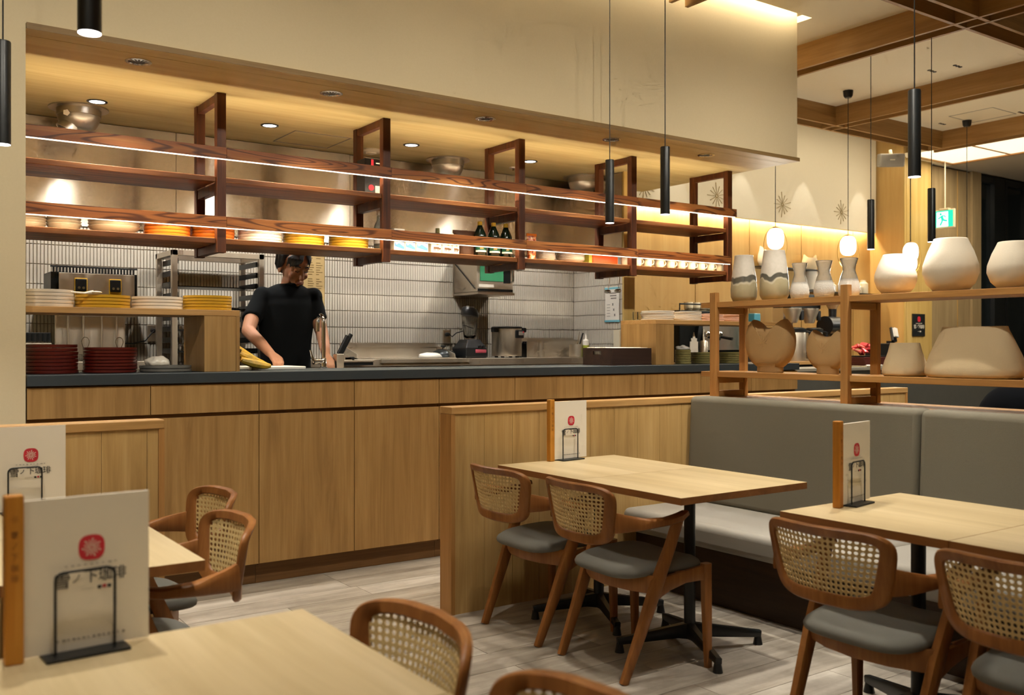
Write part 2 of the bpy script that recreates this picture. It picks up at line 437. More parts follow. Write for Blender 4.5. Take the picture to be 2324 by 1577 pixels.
# main ceiling, its light slot and the double beams
struct('ceiling', MB().box(-2.6, 10.93, -3, 4.75, 3.82, 3.87), CEIL)
struct('ceiling_drinks', MB().box(6.20, 10.93, 4.75, 6.62, 3.82, 3.87), CEIL)
struct('ceiling_slot', MB().box(-2.6, 6.9, 4.6, 7.5, 3.98, 4.02), WALLW)
struct('ceiling_cove', MB().box(5.35, 11.0, 6.62, 7.6, 3.95, 4.0), WALLW)
n = 0
for x in (.58, 2.61, 4.64, 6.67, 8.70, 10.74):
    y1 = 4.74 if x < 6 else 6.56
    for dx in (0, .155):
        n += 1
        struct('ceiling_beam', MB().box(x+dx, x+dx+.03, -2.9, y1, 3.615, 3.82), BEAM)
for y, x0 in ((1.02, -2.5), (3.67, -2.5), (6.36, 6.21)):
    for dy in (0, .18):
        struct('ceiling_beam', MB().box(x0, 10.74, y+dy, y+dy+.03, 3.617, 3.82), BEAMX)
# drinks wall: panelled below, white panel with reliefs above
wd = struct('wall_drinks', MB().box(5.40, 10.9, 7.46, 7.6, 0, 3.98), DARKM)
PX = [5.40, 7.691, 8.578, 9.514, 10.536, 10.9]
for a, b in zip(PX, PX[1:]):
    obj('wall_panel', MB().box(a+.006, b-.006, 7.445, 7.46, 0, 2.84), ORGW, wd)
struct('wall_white', MB().box(5.40, 10.86, 7.33, 7.38, 2.70, 3.9), WALLW, bev=.003)
struct('wall_rear', MB().box(-2.6, 15, -3.15, -3, 0, 3.9), WALL)
struct('wall_far_left', MB().box(-2.75, -2.6, -3, 4.98, 0, 3.9), WALL)
struct('wall_far_right', MB().box(15, 15.15, -3, 7.6, 0, 3.7), GREYC)
wc = struct('wall_column', MB().box(10.9, 11.52, 6.97, 7.6, 0, 3.95), ORGW)
obj('column_panel', MB().box(10.945, 11.51, 6.955, 6.97, 0, 3.63), YELW, wc)
obj('column_panel', MB().box(10.90, 10.937, 6.955, 6.97, 0, 3.63), YELW, wc)
d1 = struct('door_1', MB().box(11.53, 12.50, 7.0, 7.06, 0, 3.60), DOORW)
obj('door_seam', MB().box(12.18, 12.192, 6.994, 7.0, 0, 3.60), ORGW, d1)
struct('trim_1', MB().box(12.51, 12.73, 6.97, 7.06, 0, 3.62), DOORW)
struct('wall_door', MB().box(11.52, 12.73, 7.06, 7.6, 0, 3.65), WALL)
w1 = struct('window_1', MB().box(12.73, 15, 7.02, 7.05, 0, 3.59), WINDOW)
for x in (13.06, 13.36, 14.0, 14.7):
    obj('window_frame', MB().box(x, x+(.05 if x != 13.06 else .28), 6.96, 7.02, 0, 3.59), BLACK, w1)
obj('window_frame', MB().box(12.73, 15, 6.97, 7.02, 3.5, 3.59), BLACK, w1)
struct('ceiling_low', MB().box(11.87, 15, -3, 7.1, 3.62, 3.68), new('grey_ceiling', '#a79d8b', .9))
struct('ceiling_low_edge', MB().box(10.93, 11.87, 6.88, 7.1, 3.62, 3.68), CEIL)
lp = struct('ceiling_luminous', MB().box(10.93, 11.87, -3, 6.88, 3.66, 3.7), CEIL)
for k in range(6):
    obj('light_panel', MB().box(10.96, 11.82, 6.85-(k+1)*.75+.02, 6.85-k*.75, 3.632, 3.66), LUMI, lp)
    obj('panel_rib', MB().box(10.93, 11.86, 6.85-(k+1)*.75, 6.85-(k+1)*.75+.02, 3.622, 3.66), OAKX, lp)
obj('panel_rib', MB().box(11.82, 11.87, 2.3, 6.88, 3.615, 3.66), OAKY, lp)
obj('panel_rib', MB().box(10.93, 11.87, 6.85, 6.88, 3.615, 3.66), OAKX, lp)
# panelled partitions between the tables and the counter
def partition(name, x0, x1, y0, y1, z, bw, left_end, right_end):
    p = struct(name, MB().box(x0+.02, x1-.02, y0+.014, y1-.014, 0, z-.03), KICK)
    obj('cap_rail', MB().box(x0, x1, y0-.006, y1+.006, z-.034, z), OAKX, p, bev=.003)
    a = x0+.022
    while a < x1-.03:
        b = min(a+bw, x1-.022)
        obj('board', MB().box(a+.0008, b-.0008, y0, y0+.014, 0, z-.034), OAK2, p)
        obj('board', MB().box(a+.0008, b-.0008, y1-.014, y1, 0, z-.034), OAK, p)
        a = b
    if left_end: obj('end_post', MB().box(x0, x0+.022, y0-.004, y1+.004, 0, z-.034), OAKP, p)
    if right_end: obj('end_post', MB().box(x1-.022, x1, y0-.004, y1+.004, 0, z-.034), OAKP, p)
    return p
partition('partition_wall', 2.295, 5.94, 3.77, 3.862, .966, .163, 1, 1)
partition('partition_wall', -1.2, 1.005, 3.77, 3.862, .966, .163, 1, 1)
hw = struct('half_wall', MB().box(4.0, 4.36, -.8, 3.762, 0, .93), OAK)
obj('cap_board', MB().box(3.975, 4.385, -.8, 3.762, .93, .962), OAKY, hw, bev=.003)

# ceiling fittings --------------------------------------------------
def downlight(name, x, y, z, r, label, lit=True, group=None, cat='downlight'):
    o = thing(name, (x, y, z), label, cat, group)
    m = MB(); n = 24
    m.lathe([(r*.82, .0), (r*1.12, .0), (r*1.12, -.004), (r*.86, -.005), (r*.82, 0)], n, (x, y, z), cap=False)
    obj('trim_ring', m, BLACKP if lit else CHROME, o, smooth=True)
    if lit: obj('lens', MB().lathe([(r*.83, -.001), (r*.83, -.003)], n, (x, y, z)), LEDC, o)
    else:
        q = MB()
        for j in range(12):
            a = 2*PI*j/12
            q.add([(x+r*.80*math.cos(a), y+r*.80*math.sin(a), z-.002), (x+r*.80*math.cos(a+.3), y+r*.80*math.sin(a+.3), z-.002), (x+r*.35*math.cos(a+.15), y+r*.35*math.sin(a+.15), z-.0045)], [(0, 1, 2)])
        obj('reflector_fin', q, CHROME, o)
        obj('well', MB().lathe([(r*.83, -.0005), (r*.83, -.0015)], n, (x, y, z)), DARKM, o)
    return o
ORD = ['first', 'second', 'third', 'fourth', 'fifth', 'sixth', 'seventh', 'eighth', 'ninth', 'tenth', 'eleventh', 'twelfth']
for i, x in enumerate((1.22, 2.28, 3.34, 4.40, 5.345)):
    downlight('kitchen_downlight', x, 6.03, 2.70, .052, 'lit round downlight over the kitchen aisle, %s from the left' % ORD[i], True, 'kitchen aisle downlights')
    downlight('counter_downlight', x, 5.06, 2.70, .058, 'silver finned downlight along the front ceiling edge, %s from the left' % ORD[i], False, 'counter edge downlights')
def pin(px, py, which):
    x, y = px, py
    o = thing('pinhole_downlight', (x, y, 3.82), 'row of tiny pinhole downlights in cream ceiling, %s' % which, 'downlight', 'pinhole downlights')
    for k in range(3):
        m = MB().lathe([(.012, 0), (.018, 0), (.018, -.004), (.012, -.004)], 12, (x+(k-1)*.045, y, 3.82))
        obj('pinhole', m, BLACKP, o, smooth=True)
for w, (x, y) in (('left of the long tube lamp cord', (8.312, 5.023)), ('nearest the cross beams', (8.36, 4.80)), ('beside the square hatch', (10.388, 6.15)), ('at the right picture edge', (10.6, 5.35))):
    pin(x, y, w)
for i, (x, y) in enumerate(((1.164, 6.27), (3.84, 6.35), (5.185, 6.34))):
    o = thing('air_nozzle', (x, y, 2.70), 'cast aluminium ball air nozzle in wood ceiling, %s' % ('at the far left', 'above the olive oil bottles', 'nearest the far right frame')[i], 'air nozzle', 'ceiling air nozzles')
    obj('flange', MB().lathe([(.12, 0), (.17, 0), (.17, -.008), (.122, -.012)], 32, (x, y, 2.70)), ALU, o, smooth=True)
    obj('collar', MB().lathe([(.128, -.006), (.126, -.05), (.118, -.052)], 32, (x, y, 2.70)), ALU, o, smooth=True)
    obj('ball', MB().lathe([(.122, -.045), (.118, -.075), (.104, -.105), (.085, -.13), (.07, -.14)], 32, (x, y, 2.70)), ALU, o, smooth=True)
    if i == 0:
        sp = MB().lathe([(.062, 0), (.066, -.07), (.058, -.07), (.054, 0)], 28).xf(Matrix.Translation((x-.035, y-.02, 2.60)) @ Matrix.Rotation(math.radians(38), 4, 'Y'))
        kn = MB().lathe([(.008, 0), (.02, .01), (.02, .016), (.006, .018)], 5).xf(Matrix.Translation((x-.09, y-.1, 2.64)) @ Matrix.Rotation(math.radians(90), 4, 'X'))
        obj('knob', kn, CREAM, o)
    else:
        sp = MB().lathe([(.072, 0), (.072, -.075), (.064, -.075), (.064, 0)], 28).xf(Matrix.Translation((x, y, 2.585)))
    obj('spout', sp, ALU, o, smooth=True)
    for a in range(6): obj('screw', MB().lathe([(.005, 0), (.005, -.003)], 8, (x+.148*math.cos(a*PI/3+.4), y+.148*math.sin(a*PI/3+.4), 2.692)), STEEL, o)
o = thing('smoke_detector', (3.18, 6.354, 2.70), 'white round smoke detector on wood ceiling above the black box', 'detector')
obj('base', MB().lathe([(.075, 0), (.078, -.012), (.066, -.022)], 28, (3.18, 6.354, 2.70)), CREAM, o, smooth=True)
obj('sensor', MB().lathe([(.04, -.02), (.036, -.03), (.02, -.034)], 20, (3.18, 6.354, 2.70)), CREAM, o, smooth=True)
o = thing('sprinkler', (4.44, 6.318, 2.70), 'small white sprinkler disc on wood ceiling beside the third frame', 'sprinkler')
obj('plate', MB().lathe([(.035, 0), (.032, -.008)], 20, (4.44, 6.318, 2.70)), WHITE, o, smooth=True)
obj('head', MB().lathe([(.009, -.006), (.006, -.022), (.012, -.024)], 10, (4.44, 6.318, 2.70)), CHROME, o, smooth=True)
hm = MB()
cx, cy = 10.36, 5.66
for (a, b, c, d) in ((-.25, .25, -.25, -.243), (-.25, .25, .243, .25), (-.25, -.243, -.25, .25), (.243, .25, -.25, .25)):
    hm.box(cx+a, cx+b, cy+c, cy+d, 3.817, 3.82)
tag(obj('ceiling_hatch', hm, GREYI), 'thin square access hatch outline in the cream ceiling', 'hatch')
# snowflake reliefs on the white wall
for i, px in enumerate((6.817, 7.908, 9.018, 10.138)):
    zz = 2.912
    m = MB()
    for k in range(13):
        a = 2*PI*k/13+.24; r0, r1 = .02, (.115 if k % 3 else .15)
        p0 = (px+r0*math.cos(a), 7.326, zz+r0*math.sin(a)); p1 = (px+r1*math.cos(a), 7.326, zz+r1*math.sin(a))
        m.tube([p0, p1], [.0022, .0036], 6)
    m.tube([(px+.016*math.cos(2*PI*j/12), 7.326, zz+.016*math.sin(2*PI*j/12)) for j in range(12)], .004, 6, loop=True)
    tag(obj('snowflake_relief', m, new('relief_line', '#a08a58', .7) if i == 0 else bpy.data.materials['relief_line']), 'thin brown snowflake relief on white wall, %s' % ('mostly hidden at the left', 'inside the last wooden frame', 'between the two globe lamps', 'nearest the wall end')[i], 'wall relief', 'snowflake reliefs')

# ================================================================ KITCHEN COUNTER
ZT = 1.115
o = obj('counter_slab', MB().box(.676, 6.13, 4.815, 5.40, 1.064, ZT), SLAB, bev=.002)
tag(o, 'long dark grey stone worktop along the open kitchen counter', 'worktop')
UN = [.676, 1.769, 2.860, 3.954, 5.049, 6.125]
UL = ['at the left wall behind the low partition', 'in the middle with full-height lower doors', 'behind the menu and its table', 'behind the bench end', 'at the far right end']
for i in range(5):
    a, b = UN[i], UN[i+1]; mid = (a+b)/2
    o = thing('counter_cabinet', (mid, 5.1, 0), 'oak counter cabinet %s' % UL[i], 'cabinet', 'counter cabinets')
    obj('body', MB().box(a+.002, b-.002, 4.85, 5.58, .10, 1.062), KICK, o)
    obj('toe_kick', MB().box(a+.001, b-.001, 4.882, 4.90, 0, .112), KICK, o)
    for (c, d) in ((a, mid), (mid, b)):
        obj('upper_panel', MB().box(c+.0018, d-.0018, 4.83, 4.85, .912, 1.056), OAK, o, bev=.001)
        obj('lower_door', MB().box(c+.0018, d-.0018, 4.83, 4.85, .112, .893), OAK, o, bev=.001)
o = obj('steel_worktop', MB().box(2.50, 4.70, 5.405, 5.60, 1.07, 1.108), STEEL, bev=.003)
tag(o, 'low steel sink edge behind the stone worktop', 'worktop')
o = obj('prep_worktop', MB().box(.676, 2.49, 5.405, 5.60, 1.07, 1.112), STEEL, bev=.003)
tag(o, 'steel prep worktop in front of the cook', 'worktop')
for a, b, w in ((.46, 1.665, 'carrying the fryer'), (2.31, 5.28, 'carrying the appliances')):
    o = obj('back_worktop', MB().box(a, b, 6.19, 6.585, 1.10, 1.155), STEEL, bev=.003)
    tag(o, 'steel worktop along the tiled wall ' + w, 'worktop', 'rear worktops')
for a, b, w in ((.47, 1.66, 'fryer'), (2.315, 5.27, 'appliance')):
    o = obj('back_units', MB().box(a, b, 6.22, 6.58, .2, 1.10), STEEL)
    tag(o, 'steel base units under the %s worktop' % w, 'cabinet', 'rear base units')

# ---------------------------------------------------------------- plates in stacks
def pm_flat(r, th):
    return [(r*.90, 0), (r*.985, .001), (r, th*.25), (r, th*.93), (r*.972, th*.93), (r*.95, th*.35), (r*.3, th*.30)]
def pm_bowl(r, th):
    h = th*2.6
    return [(r*.50, 0), (r*.60, 0), (r*.66, h*.12), (r*.93, h*.72), (r, h), (r*.985, h+.001), (r*.90, h*.78), (r*.62, h*.22), (r*.3, h*.2)]
def plates(kind, mat, x, y, z, r, th, n, what, where, group, jit=.0015, top=None):
    me = MB().lathe((pm_flat if kind == 'flat' else pm_bowl)(r, th), 40).mesh('plate')
    for i in range(n):
        o = obj('plate', me, mat, smooth=(i == 0), ang=30)
        o.location = (x+random.uniform(-jit, jit), y+random.uniform(-jit, jit), z+i*th+.0004)
        w = 'bottom' if i == 0 else ('top' if i == n-1 else ORD[i]+' from the bottom')
        tag(o, '%s, %s of the %s' % (what, w, where), 'bowl' if kind == 'bowl' else 'plate', group)
G1 = 'tableware on the hanging shelf'; G2 = 'plates on the left counter ledge'; G3 = 'trays on the counter under the ledge'; G4 = 'plates on the right counter ledge'
SZ = 1.8685
plates('bowl', CREAM, 0.798, 5.62, SZ, 0.1689/2, .0125, 8, 'cream dish', 'cut-off stack at the shelf left end', G1)
plates('bowl', CREAM, 0.968, 5.62, SZ, 0.1793/2, .0155, 6, 'cream dish', 'small stack right of the cut-off one', G1)
plates('bowl', CREAM, 1.226, 5.62, SZ, 0.2731/2, .0165, 6, 'cream dish', 'wide cream stack beside the orange plates', G1)
plates('flat', ORANGE, 1.508, 5.60, SZ, 0.2552/2, .019, 6, 'orange plate', 'orange stack beside the cream dishes', G1)
plates('flat', ORANGE, 1.778, 5.64, SZ, 0.2562/2, .019, 6, 'orange plate', 'orange stack behind the first frame', G1)
plates('flat', WHITE, 2.064, 5.62, SZ, 0.2602/2, .0175, 6, 'white plate', 'stack right of the first frame', G1)
plates('flat', YEL, 2.345, 5.62, SZ, 0.2537/2, .0175, 6, 'yellow plate', 'yellow stack beside the white ones', G1)
plates('flat', YEL, 2.652, 5.62, SZ, 0.2527/2, .0175, 6, 'yellow plate', 'yellow stack before the glass bottle', G1)
plates('bowl', WHITE, 4.245, 5.62, SZ, 0.1436/2, .011, 7, 'small white saucer', 'stack beside the orange packet', G1)
plates('bowl', WHITE, 4.478, 5.62, SZ, 0.2195/2, .012, 7, 'white saucer', 'stack beside the orange box', G1)
# ledge boxes on the counter
def ledge(name, x0, x1, xa, xb, label, right):
    o = thing(name, ((x0+x1)/2, 5.1, ZT), label, 'counter ledge')
    obj('top_board', MB().box(x0, x1, 4.955, 5.33, 1.408, 1.438), OAKX, o, bev=.0015)
    obj('upright', MB().box(xa, xb, 4.958, 5.325, ZT+.0005, 1.408), OAK, o, bev=.0015)
    if right: obj('edge_strip', MB().box(x1-.02, x1, 4.955, 5.33, ZT+.0005, 1.408), OAK, o)
    else: obj('edge_strip', MB().box(x0, x0+.02, 4.955, 5.33, ZT+.0005, 1.408), OAK, o)
    return o
ledge('counter_ledge', .69, 1.71, 1.524, 1.69, 'oak plate ledge on the counter at the left wall', True)
ledge('counter_ledge', 4.725, 6.08, 4.745, 4.905, 'oak plate ledge on the counter at the right', False)
LZ = 1.4385
plates('flat', WHITE, 0.805, 5.12, LZ, 0.2439/2, .0172, 5, 'white plate', 'tallest ledge stack at the left wall', G2)
plates('flat', YEL, 1.062, 5.12, LZ, 0.2605/2, .0165, 4, 'yellow plate', 'ledge stack under the white ladle', G2)
plates('flat', WHITE, 1.329, 5.12, LZ, 0.2505/2, .0165, 4, 'white plate', 'ledge stack between the two yellow stacks', G2)
plates('flat', YEL, 1.59, 5.12, LZ, 0.2509/2, .0158, 5, 'yellow plate', 'ledge stack nearest the cook', G2)
plates('flat', REDL, 0.819, 5.10, ZT+.0005, 0.2456/2, .0178, 8, 'dark red lacquer tray', 'left stack under the ledge', G3, .003)
plates('flat', REDL, 1.093, 5.10, ZT+.0005, 0.2539/2, .0160, 8, 'dark red lacquer tray', 'right stack under the ledge', G3, .003)
plates('flat', GREYT, 1.372, 5.12, ZT+.0005, 0.2586/2, .017, 2, 'round grey tray', 'pair under the ledge', G3)
plates('flat', WHITE, 4.896, 5.12, LZ, 0.2435/2, .0115, 6, 'white plate', 'pile above the wooden upright', G4, .006)
plates('flat', WHITE, 5.192, 5.12, LZ, 0.2293/2, .0115, 6, 'white plate', 'second pile on the right ledge', G4, .005)
plates('flat', PINK, 5.474, 5.14, LZ, 0.2079/2, .0118, 5, 'pale pink plate', 'first pink pile on the right ledge', G4, .006)
plates('flat', PINK, 5.753, 5.14, LZ, 0.1985/2, .0118, 5, 'pale pink plate', 'pink pile behind the shelf post', G4, .006)
G5 = 'olive plates under the right ledge'
plates('flat', OLIVE, 5.149, 5.11, ZT+.0005, 0.1192/2, .0178, 6, 'olive plate', 'narrow stack under the plastic wrap', G5)
plates('flat', OLIVE, 5.385, 5.11, ZT+.0005, 0.2091/2, .0175, 5, 'olive plate', 'wide stack under the white cut-out', G5)
plates('flat', OLIVE, 5.679, 5.11, ZT+.0005, 0.1933/2, .0175, 5, 'olive plate', 'right stack under the ledge', G5)
# crumpled cloth, plastic wrap, ladle
def lump(name, c, r, mat, amp, seed, label, cat, nu=26, nv=14):
    rnd = random.Random(seed); m = MB().ell((0, 0, 0), r, nu, nv); out = []
    ph = [rnd.uniform(0, 6) for _ in range(6)]
    for (x, y, z) in m.v:
        k = 1 + amp*(math.sin(x/r[0]*4+ph[0])*math.sin(y/r[1]*5+ph[1]) + .6*math.sin(x/r[0]*9+ph[2]+z/r[2]*3))
        out.append((c[0]+x*k, c[1]+y*k, c[2]+max(z*k, -r[2]*.35)))
    m.v = out
    return tag(obj(name, m, mat, smooth=True, ang=70), label, cat)
lump('cloth', (1.329, 5.1, ZT+.046), (.062, .05, .036), WHITE, .14, 3, 'crumpled white cloth on the round grey trays', 'cloth')
lump('plastic_wrap', (5.149, 5.11, ZT+.116), (.05, .045, .022), new('clear_film', '#e8e6e0', .2, Alpha=.75), .2, 5, 'crumpled clear plastic wrap on the narrow olive stack', 'plastic wrap')
m = MB().tube([(0.891, 5.0, 1.512), (0.955, 5.0, 1.508), (0.995, 5.0, 1.516)], [.004, .005, .008], 8)
m.ell((1.009, 5.0, 1.514), (.026, .02, .006))
tag(obj('ladle', m, WHITE, smooth=True), 'white plastic spoon lying across the yellow ledge plates', 'spoon')

# ================================================================ HANGING SHELF
hs = thing('hanging_shelf', (3.4, 5.63, 2.70), 'long dark reclaimed wood shelf hanging over the kitchen counter', 'shelf')
FR = [1.788, 2.846, 3.905, 4.959, 6.025]
for xr in FR:
    obj('front_post', MB().box(xr-.052, xr, 5.412, 5.462, 1.785, 2.70), DARKP, hs, bev=.002)
    obj('back_post', MB().box(xr-.052, xr, 5.80, 5.85, 1.785, 2.70), DARKP, hs, bev=.002)
    for z0, z1 in ((2.655, 2.70), (2.135, 2.19), (1.79, 1.836)):
        obj('cross_bar', MB().box(xr-.046, xr-.006, 5.462, 5.80, z0, z1), DARKP, hs, bev=.002)
xs = [.46] + FR
for a, b in zip(xs, xs[1:]):
    for z in (2.19, 1.837):
        me = MB().box(a+(.001 if a > .5 else 0), b-.054, 5.43, 5.84, z, z+.031)
        obj('shelf_board', me, DARKB, hs, bev=.003)
    e = b-.004 if b < 6 else 6.055
    s = a-.004 if a > .5 else a
    obj('front_rail', MB().box(s+.0005, e-.0005, 5.388, 5.411, 2.320, 2.384), DARKW, hs, bev=.0015)
    obj('front_rail', MB().box(s+.0005, (e if b < 6 else 5.99)-.0005, 5.388, 5.411, 1.926, 1.990), DARKW, hs, bev=.0015)
for z, e in ((2.320, 6.04), (1.926, 5.98)):
    obj('light_strip', MB().box(.46, e, 5.393, 5.408, z-.004, z+.001), LEDW, hs)

# things on the hanging shelf
def bottle(name, x, y, z, prof, mat, label, cap=None, group=None, n=24):
    o = thing(name, (x, y, z), label, 'bottle', group)
    obj('body', MB().lathe(prof, n, (x, y, z)), mat, o, smooth=True)
    if cap: obj('cap', MB().lathe([(cap[0], cap[1]), (cap[0], cap[2]), (cap[0]*.8, cap[2]+.002)], 18, (x, y, z)), cap[3], o, smooth=True)
    return o
bx = 2.859
o = bottle('liquor_bottle', bx, 5.60, SZ, [(.030, 0), (.034, .006), (.034, .15), (.028, .175), (.014, .20), (.013, .24)], new('bottle_glass', '#b9bdb4', .08, Transmission_Weight=.8), 'clear glass bottle with white cap beside the second frame', (.0145, .235, .262, WHITE))
obj('label', MB().lathe([(.0345, .05), (.0345, .12)], 24, (bx, 5.60, SZ), cap=False), PAPER, o)
obj('emblem', MB().obox((bx-.008, 5.565, SZ+.085), (.014, .002, .014)), RED, o)
OIL = new('oil_bottle_green', '#0a1a10', .12, Coat_Weight=.5)
for i, px in enumerate((3.622, 3.737, 3.842)):
    o = bottle('oil_bottle', px, 5.56, SZ, [(.040, 0), (.045, .006), (.046, .14), (.043, .16), (.018, .215), (.015, .225)], OIL, 'dark green oil bottle with yellow cap, %s of three' % ('left', 'middle', 'right')[i], (.0165, .222, .247, YEL), 'oil bottles')
    obj('label', MB().loft([[(px+.0465*math.cos(a), 5.56+.0465*math.sin(a), SZ+z) for a in [math.radians(200+10*k) for k in range(15)]] for z in (.035, .085)], cap=False, closed=False), new('oil_label', '#0f5a3c', .6) if i == 0 else bpy.data.materials['oil_label'], o)
    obj('label_band', MB().loft([[(px+.0468*math.cos(a), 5.56+.0468*math.sin(a), SZ+z) for a in [math.radians(200+10*k) for k in range(15)]] for z in (.034, .046)], cap=False, closed=False), PAPER, o)
    obj('label_sprig', MB().loft([[(px+.0469*math.cos(a), 5.56+.0469*math.sin(a), SZ+z) for a in [math.radians(238+8*k) for k in range(5)]] for z in (.055, .075)], cap=False, closed=False), YEL, o)
BLUEP = new('print_blue', '#3a6fb0', .6); SKYP = new('carton_white', '#ddd8c8', .6)
for i, (a, b) in enumerate(((2.913, 2.991), (2.996, 3.072), (3.077, 3.167))):
    o = thing('carton', ((a+b)/2, 5.53, SZ), 'blue and white carton, %s' % ('leftmost, behind the second frame', 'middle of three', 'right of three')[i], 'carton', 'blue and white cartons')
    obj('box', MB().box(a, b, 5.49, 5.57, SZ, SZ+(.145 if i == 0 else .11)), SKYP, o, bev=.002)
    m = MB(); w = b-a
    m.add([(a+.004, 5.489, SZ+.03), (b-.004, 5.489, SZ+.012), (b-.004, 5.489, SZ+.03), (a+w*.45, 5.489, SZ+.052), (a+w*.2, 5.489, SZ+.04), (a+.004, 5.489, SZ+.06)], [(0, 1, 2, 3, 4, 5)])
    m.add([(a+.004, 5.489, SZ+.07), (b-.004, 5.489, SZ+.058), (b-.004, 5.489, SZ+.072), (a+.004, 5.489, SZ+.09)], [(0, 1, 2, 3)])
    obj('print', m, BLUEP, o)
for i, (a, b) in enumerate(((3.197, 3.279), (3.283, 3.359), (3.362, 3.418))):
    o = thing('milk_tin', ((a+b)/2, 5.53, SZ), 'white tin with green lid and brown cow print, %s' % ('left', 'middle', 'right')[i], 'tin', 'cow print tins')
    obj('box', MB().box(a, b, 5.50, 5.57, SZ, SZ+.074), SKYP, o, bev=.006)
    obj('lid', MB().box(a+.002, b-.002, 5.502, 5.568, SZ+.074, SZ+.084), new('lid_green', '#3f6a35', .5) if i == 0 else bpy.data.materials['lid_green'], o, bev=.002)
    w = b-a; q = MB()
    q.box(a+w*.22, a+w*.72, 5.4985, 5.50, SZ+.03, SZ+.044); q.box(a+w*.68, a+w*.9, 5.4985, 5.50, SZ+.028, SZ+.04)
    for k in (.25, .38, .56, .68): q.box(a+w*k, a+w*k+.004, 5.4985, 5.50, SZ+.018, SZ+.03)
    obj('cow_print', q, new('print_brown', '#5a3a24', .7) if i == 0 else bpy.data.materials['print_brown'], o)
    obj('rosette', MB().lathe([(.008, 0), (.008, .001)], 10).xf(Matrix.Translation((a+w*.6, 5.498, SZ+.066)) @ Matrix.Rotation(PI/2, 4, 'X')), YEL, o)
m = MB(); R = []
for k, (z, w, d) in enumerate(((0, .075, .045), (.06, .08, .05), (.12, .078, .045), (.165, .10, .03), (.185, .095, .012))):
    c = 3.555 - (.02 if k > 2 else 0)
    R.append([(c+w*math.cos(a)*(1+.06*math.sin(a*5+k)), 5.62+d*math.sin(a), SZ+z) for a in [2*PI*j/20 for j in range(20)]])
m.loft(R); tag(obj('coffee_bag', m, speck('kraft_brown', '#4e2f1c', '#7a4f2c', 40, .7, .6, .4), smooth=True), 'crumpled brown bag left of the oil bottles', 'bag')
o = thing('dark_jar', (3.419, 5.70, SZ), 'tall dark bottle with olive cap behind the tins', 'bottle')
obj('body', MB().lathe([(.03, 0), (.032, .14), (.016, .165)], 18, (3.363, 5.70, SZ)), OIL, o, smooth=True)
obj('cap', MB().lathe([(.015, .16), (.015, .198)], 14, (3.363, 5.70, SZ)), OLIVE, o, smooth=True)
o = thing('snack_packet', (4.068, 5.56, SZ), 'orange patterned packet right of the third frame', 'packet')
R = []
for z, w, d in ((0, .032, .028), (.05, .034, .03), (.12, .036, .025), (.165, .042, .006), (.18, .044, .003)):
    R.append([(4.068+w*math.cos(a), 5.56+d*math.sin(a), SZ+z) for a in [2*PI*j/16 for j in range(16)]])
mt = new('packet_print', '#d9b48a', .4); N, L, bs = nodes(mt); L.new(ramp(mt, noise(mt, coords(mt, (30, 30, 30)), 1, 3), [(.4, '#e0cba4'), (.5, '#c8641e'), (.62, '#7a2a10')]), bs.inputs['Base Color'])
obj('pouch', MB().loft(R), mt, o, smooth=True); obj('flap', MB().box(4.068-.044, 4.068+.044, 5.557, 5.563, SZ+.175, SZ+.195), ORANGE, o)
a, b = 4.608, 4.651
tag(obj('narrow_carton', MB().box(a, b, 5.56, 5.64, SZ, SZ+.10), new('lime', '#b7a93a', .5), bev=.002), 'narrow lime green carton beside the orange box', 'carton')
a, b = 4.639, 4.891
o = thing('orange_box', ((a+b)/2, 5.60, SZ), 'bright orange plastic box on the hanging shelf', 'box')
obj('box', MB().box(a, b, 5.55, 5.66, SZ, SZ+.082), new('orange_plastic', '#d9521a', .35), o, bev=.006)
obj('lid', MB().box(a-.003, b+.003, 5.547, 5.663, SZ+.082, SZ+.092), new('orange_lid', '#c8501c', .4), o, bev=.003)
# cups lined up at the right end
cup = MB().lathe([(.020, 0), (.027, .002), (.036, .016), (.0385, .04), (.036, .07), (.0345, .07), (.0365, .04), (.033, .018), (.012, .008)], 24).mesh('cup')
hp = [(.036+.0*k, 0, .055) for k in range(1)]
hand = MB().tube([(.034, 0, .06), (.048, 0, .058), (.056, 0, .044), (.052, 0, .028), (.036, 0, .02)], .0045, 8).mesh('handle')
CUPX = [4.951, 5.066, 5.178, 5.307, 5.429, 5.547, 5.663, 5.775, 5.885, 5.996]
for i, x in enumerate(CUPX):
    o = thing('cup', (x, 5.53, SZ), 'rounded cream cup with a loop handle on the shelf, %s from the right' % ORD[9-i], 'cup', 'cups at the right end of the hanging shelf', rz=math.radians(-25))
    obj('body', cup, CREAM, o, smooth=True, local=True); obj('handle', hand, CREAM, o, smooth=True, local=True)
# black box on the upper board
a, b = 2.768, 2.896
o = thing('black_carton', ((a+b)/2, 5.66, 2.221), 'black carton with red and white print on the upper board', 'carton')
obj('box', MB().box(a, b, 5.62, 5.74, 2.2212, 2.475), new('carton_black', '#15110f', .4), o, bev=.002)
q = MB(); q.box(a+.045, a+.062, 5.6185, 5.62, 2.36, 2.47); obj('red_print', q, RED, o)
obj('bottle_print', MB().lathe([(.02, 0), (.02, .002)], 16).xf(Matrix.Translation((a+.045, 5.6185, 2.285)) @ Matrix.Rotation(PI/2, 4, 'X')), RED, o)
obj('white_print', MB().box(a+.075, b-.006, 5.6185, 5.62, 2.235, 2.30).box(a+.08, b-.02, 5.6185, 5.62, 2.445, 2.452).box(a+.085, a+.09, 5.6185, 5.62, 2.37, 2.43), PAPER, o)

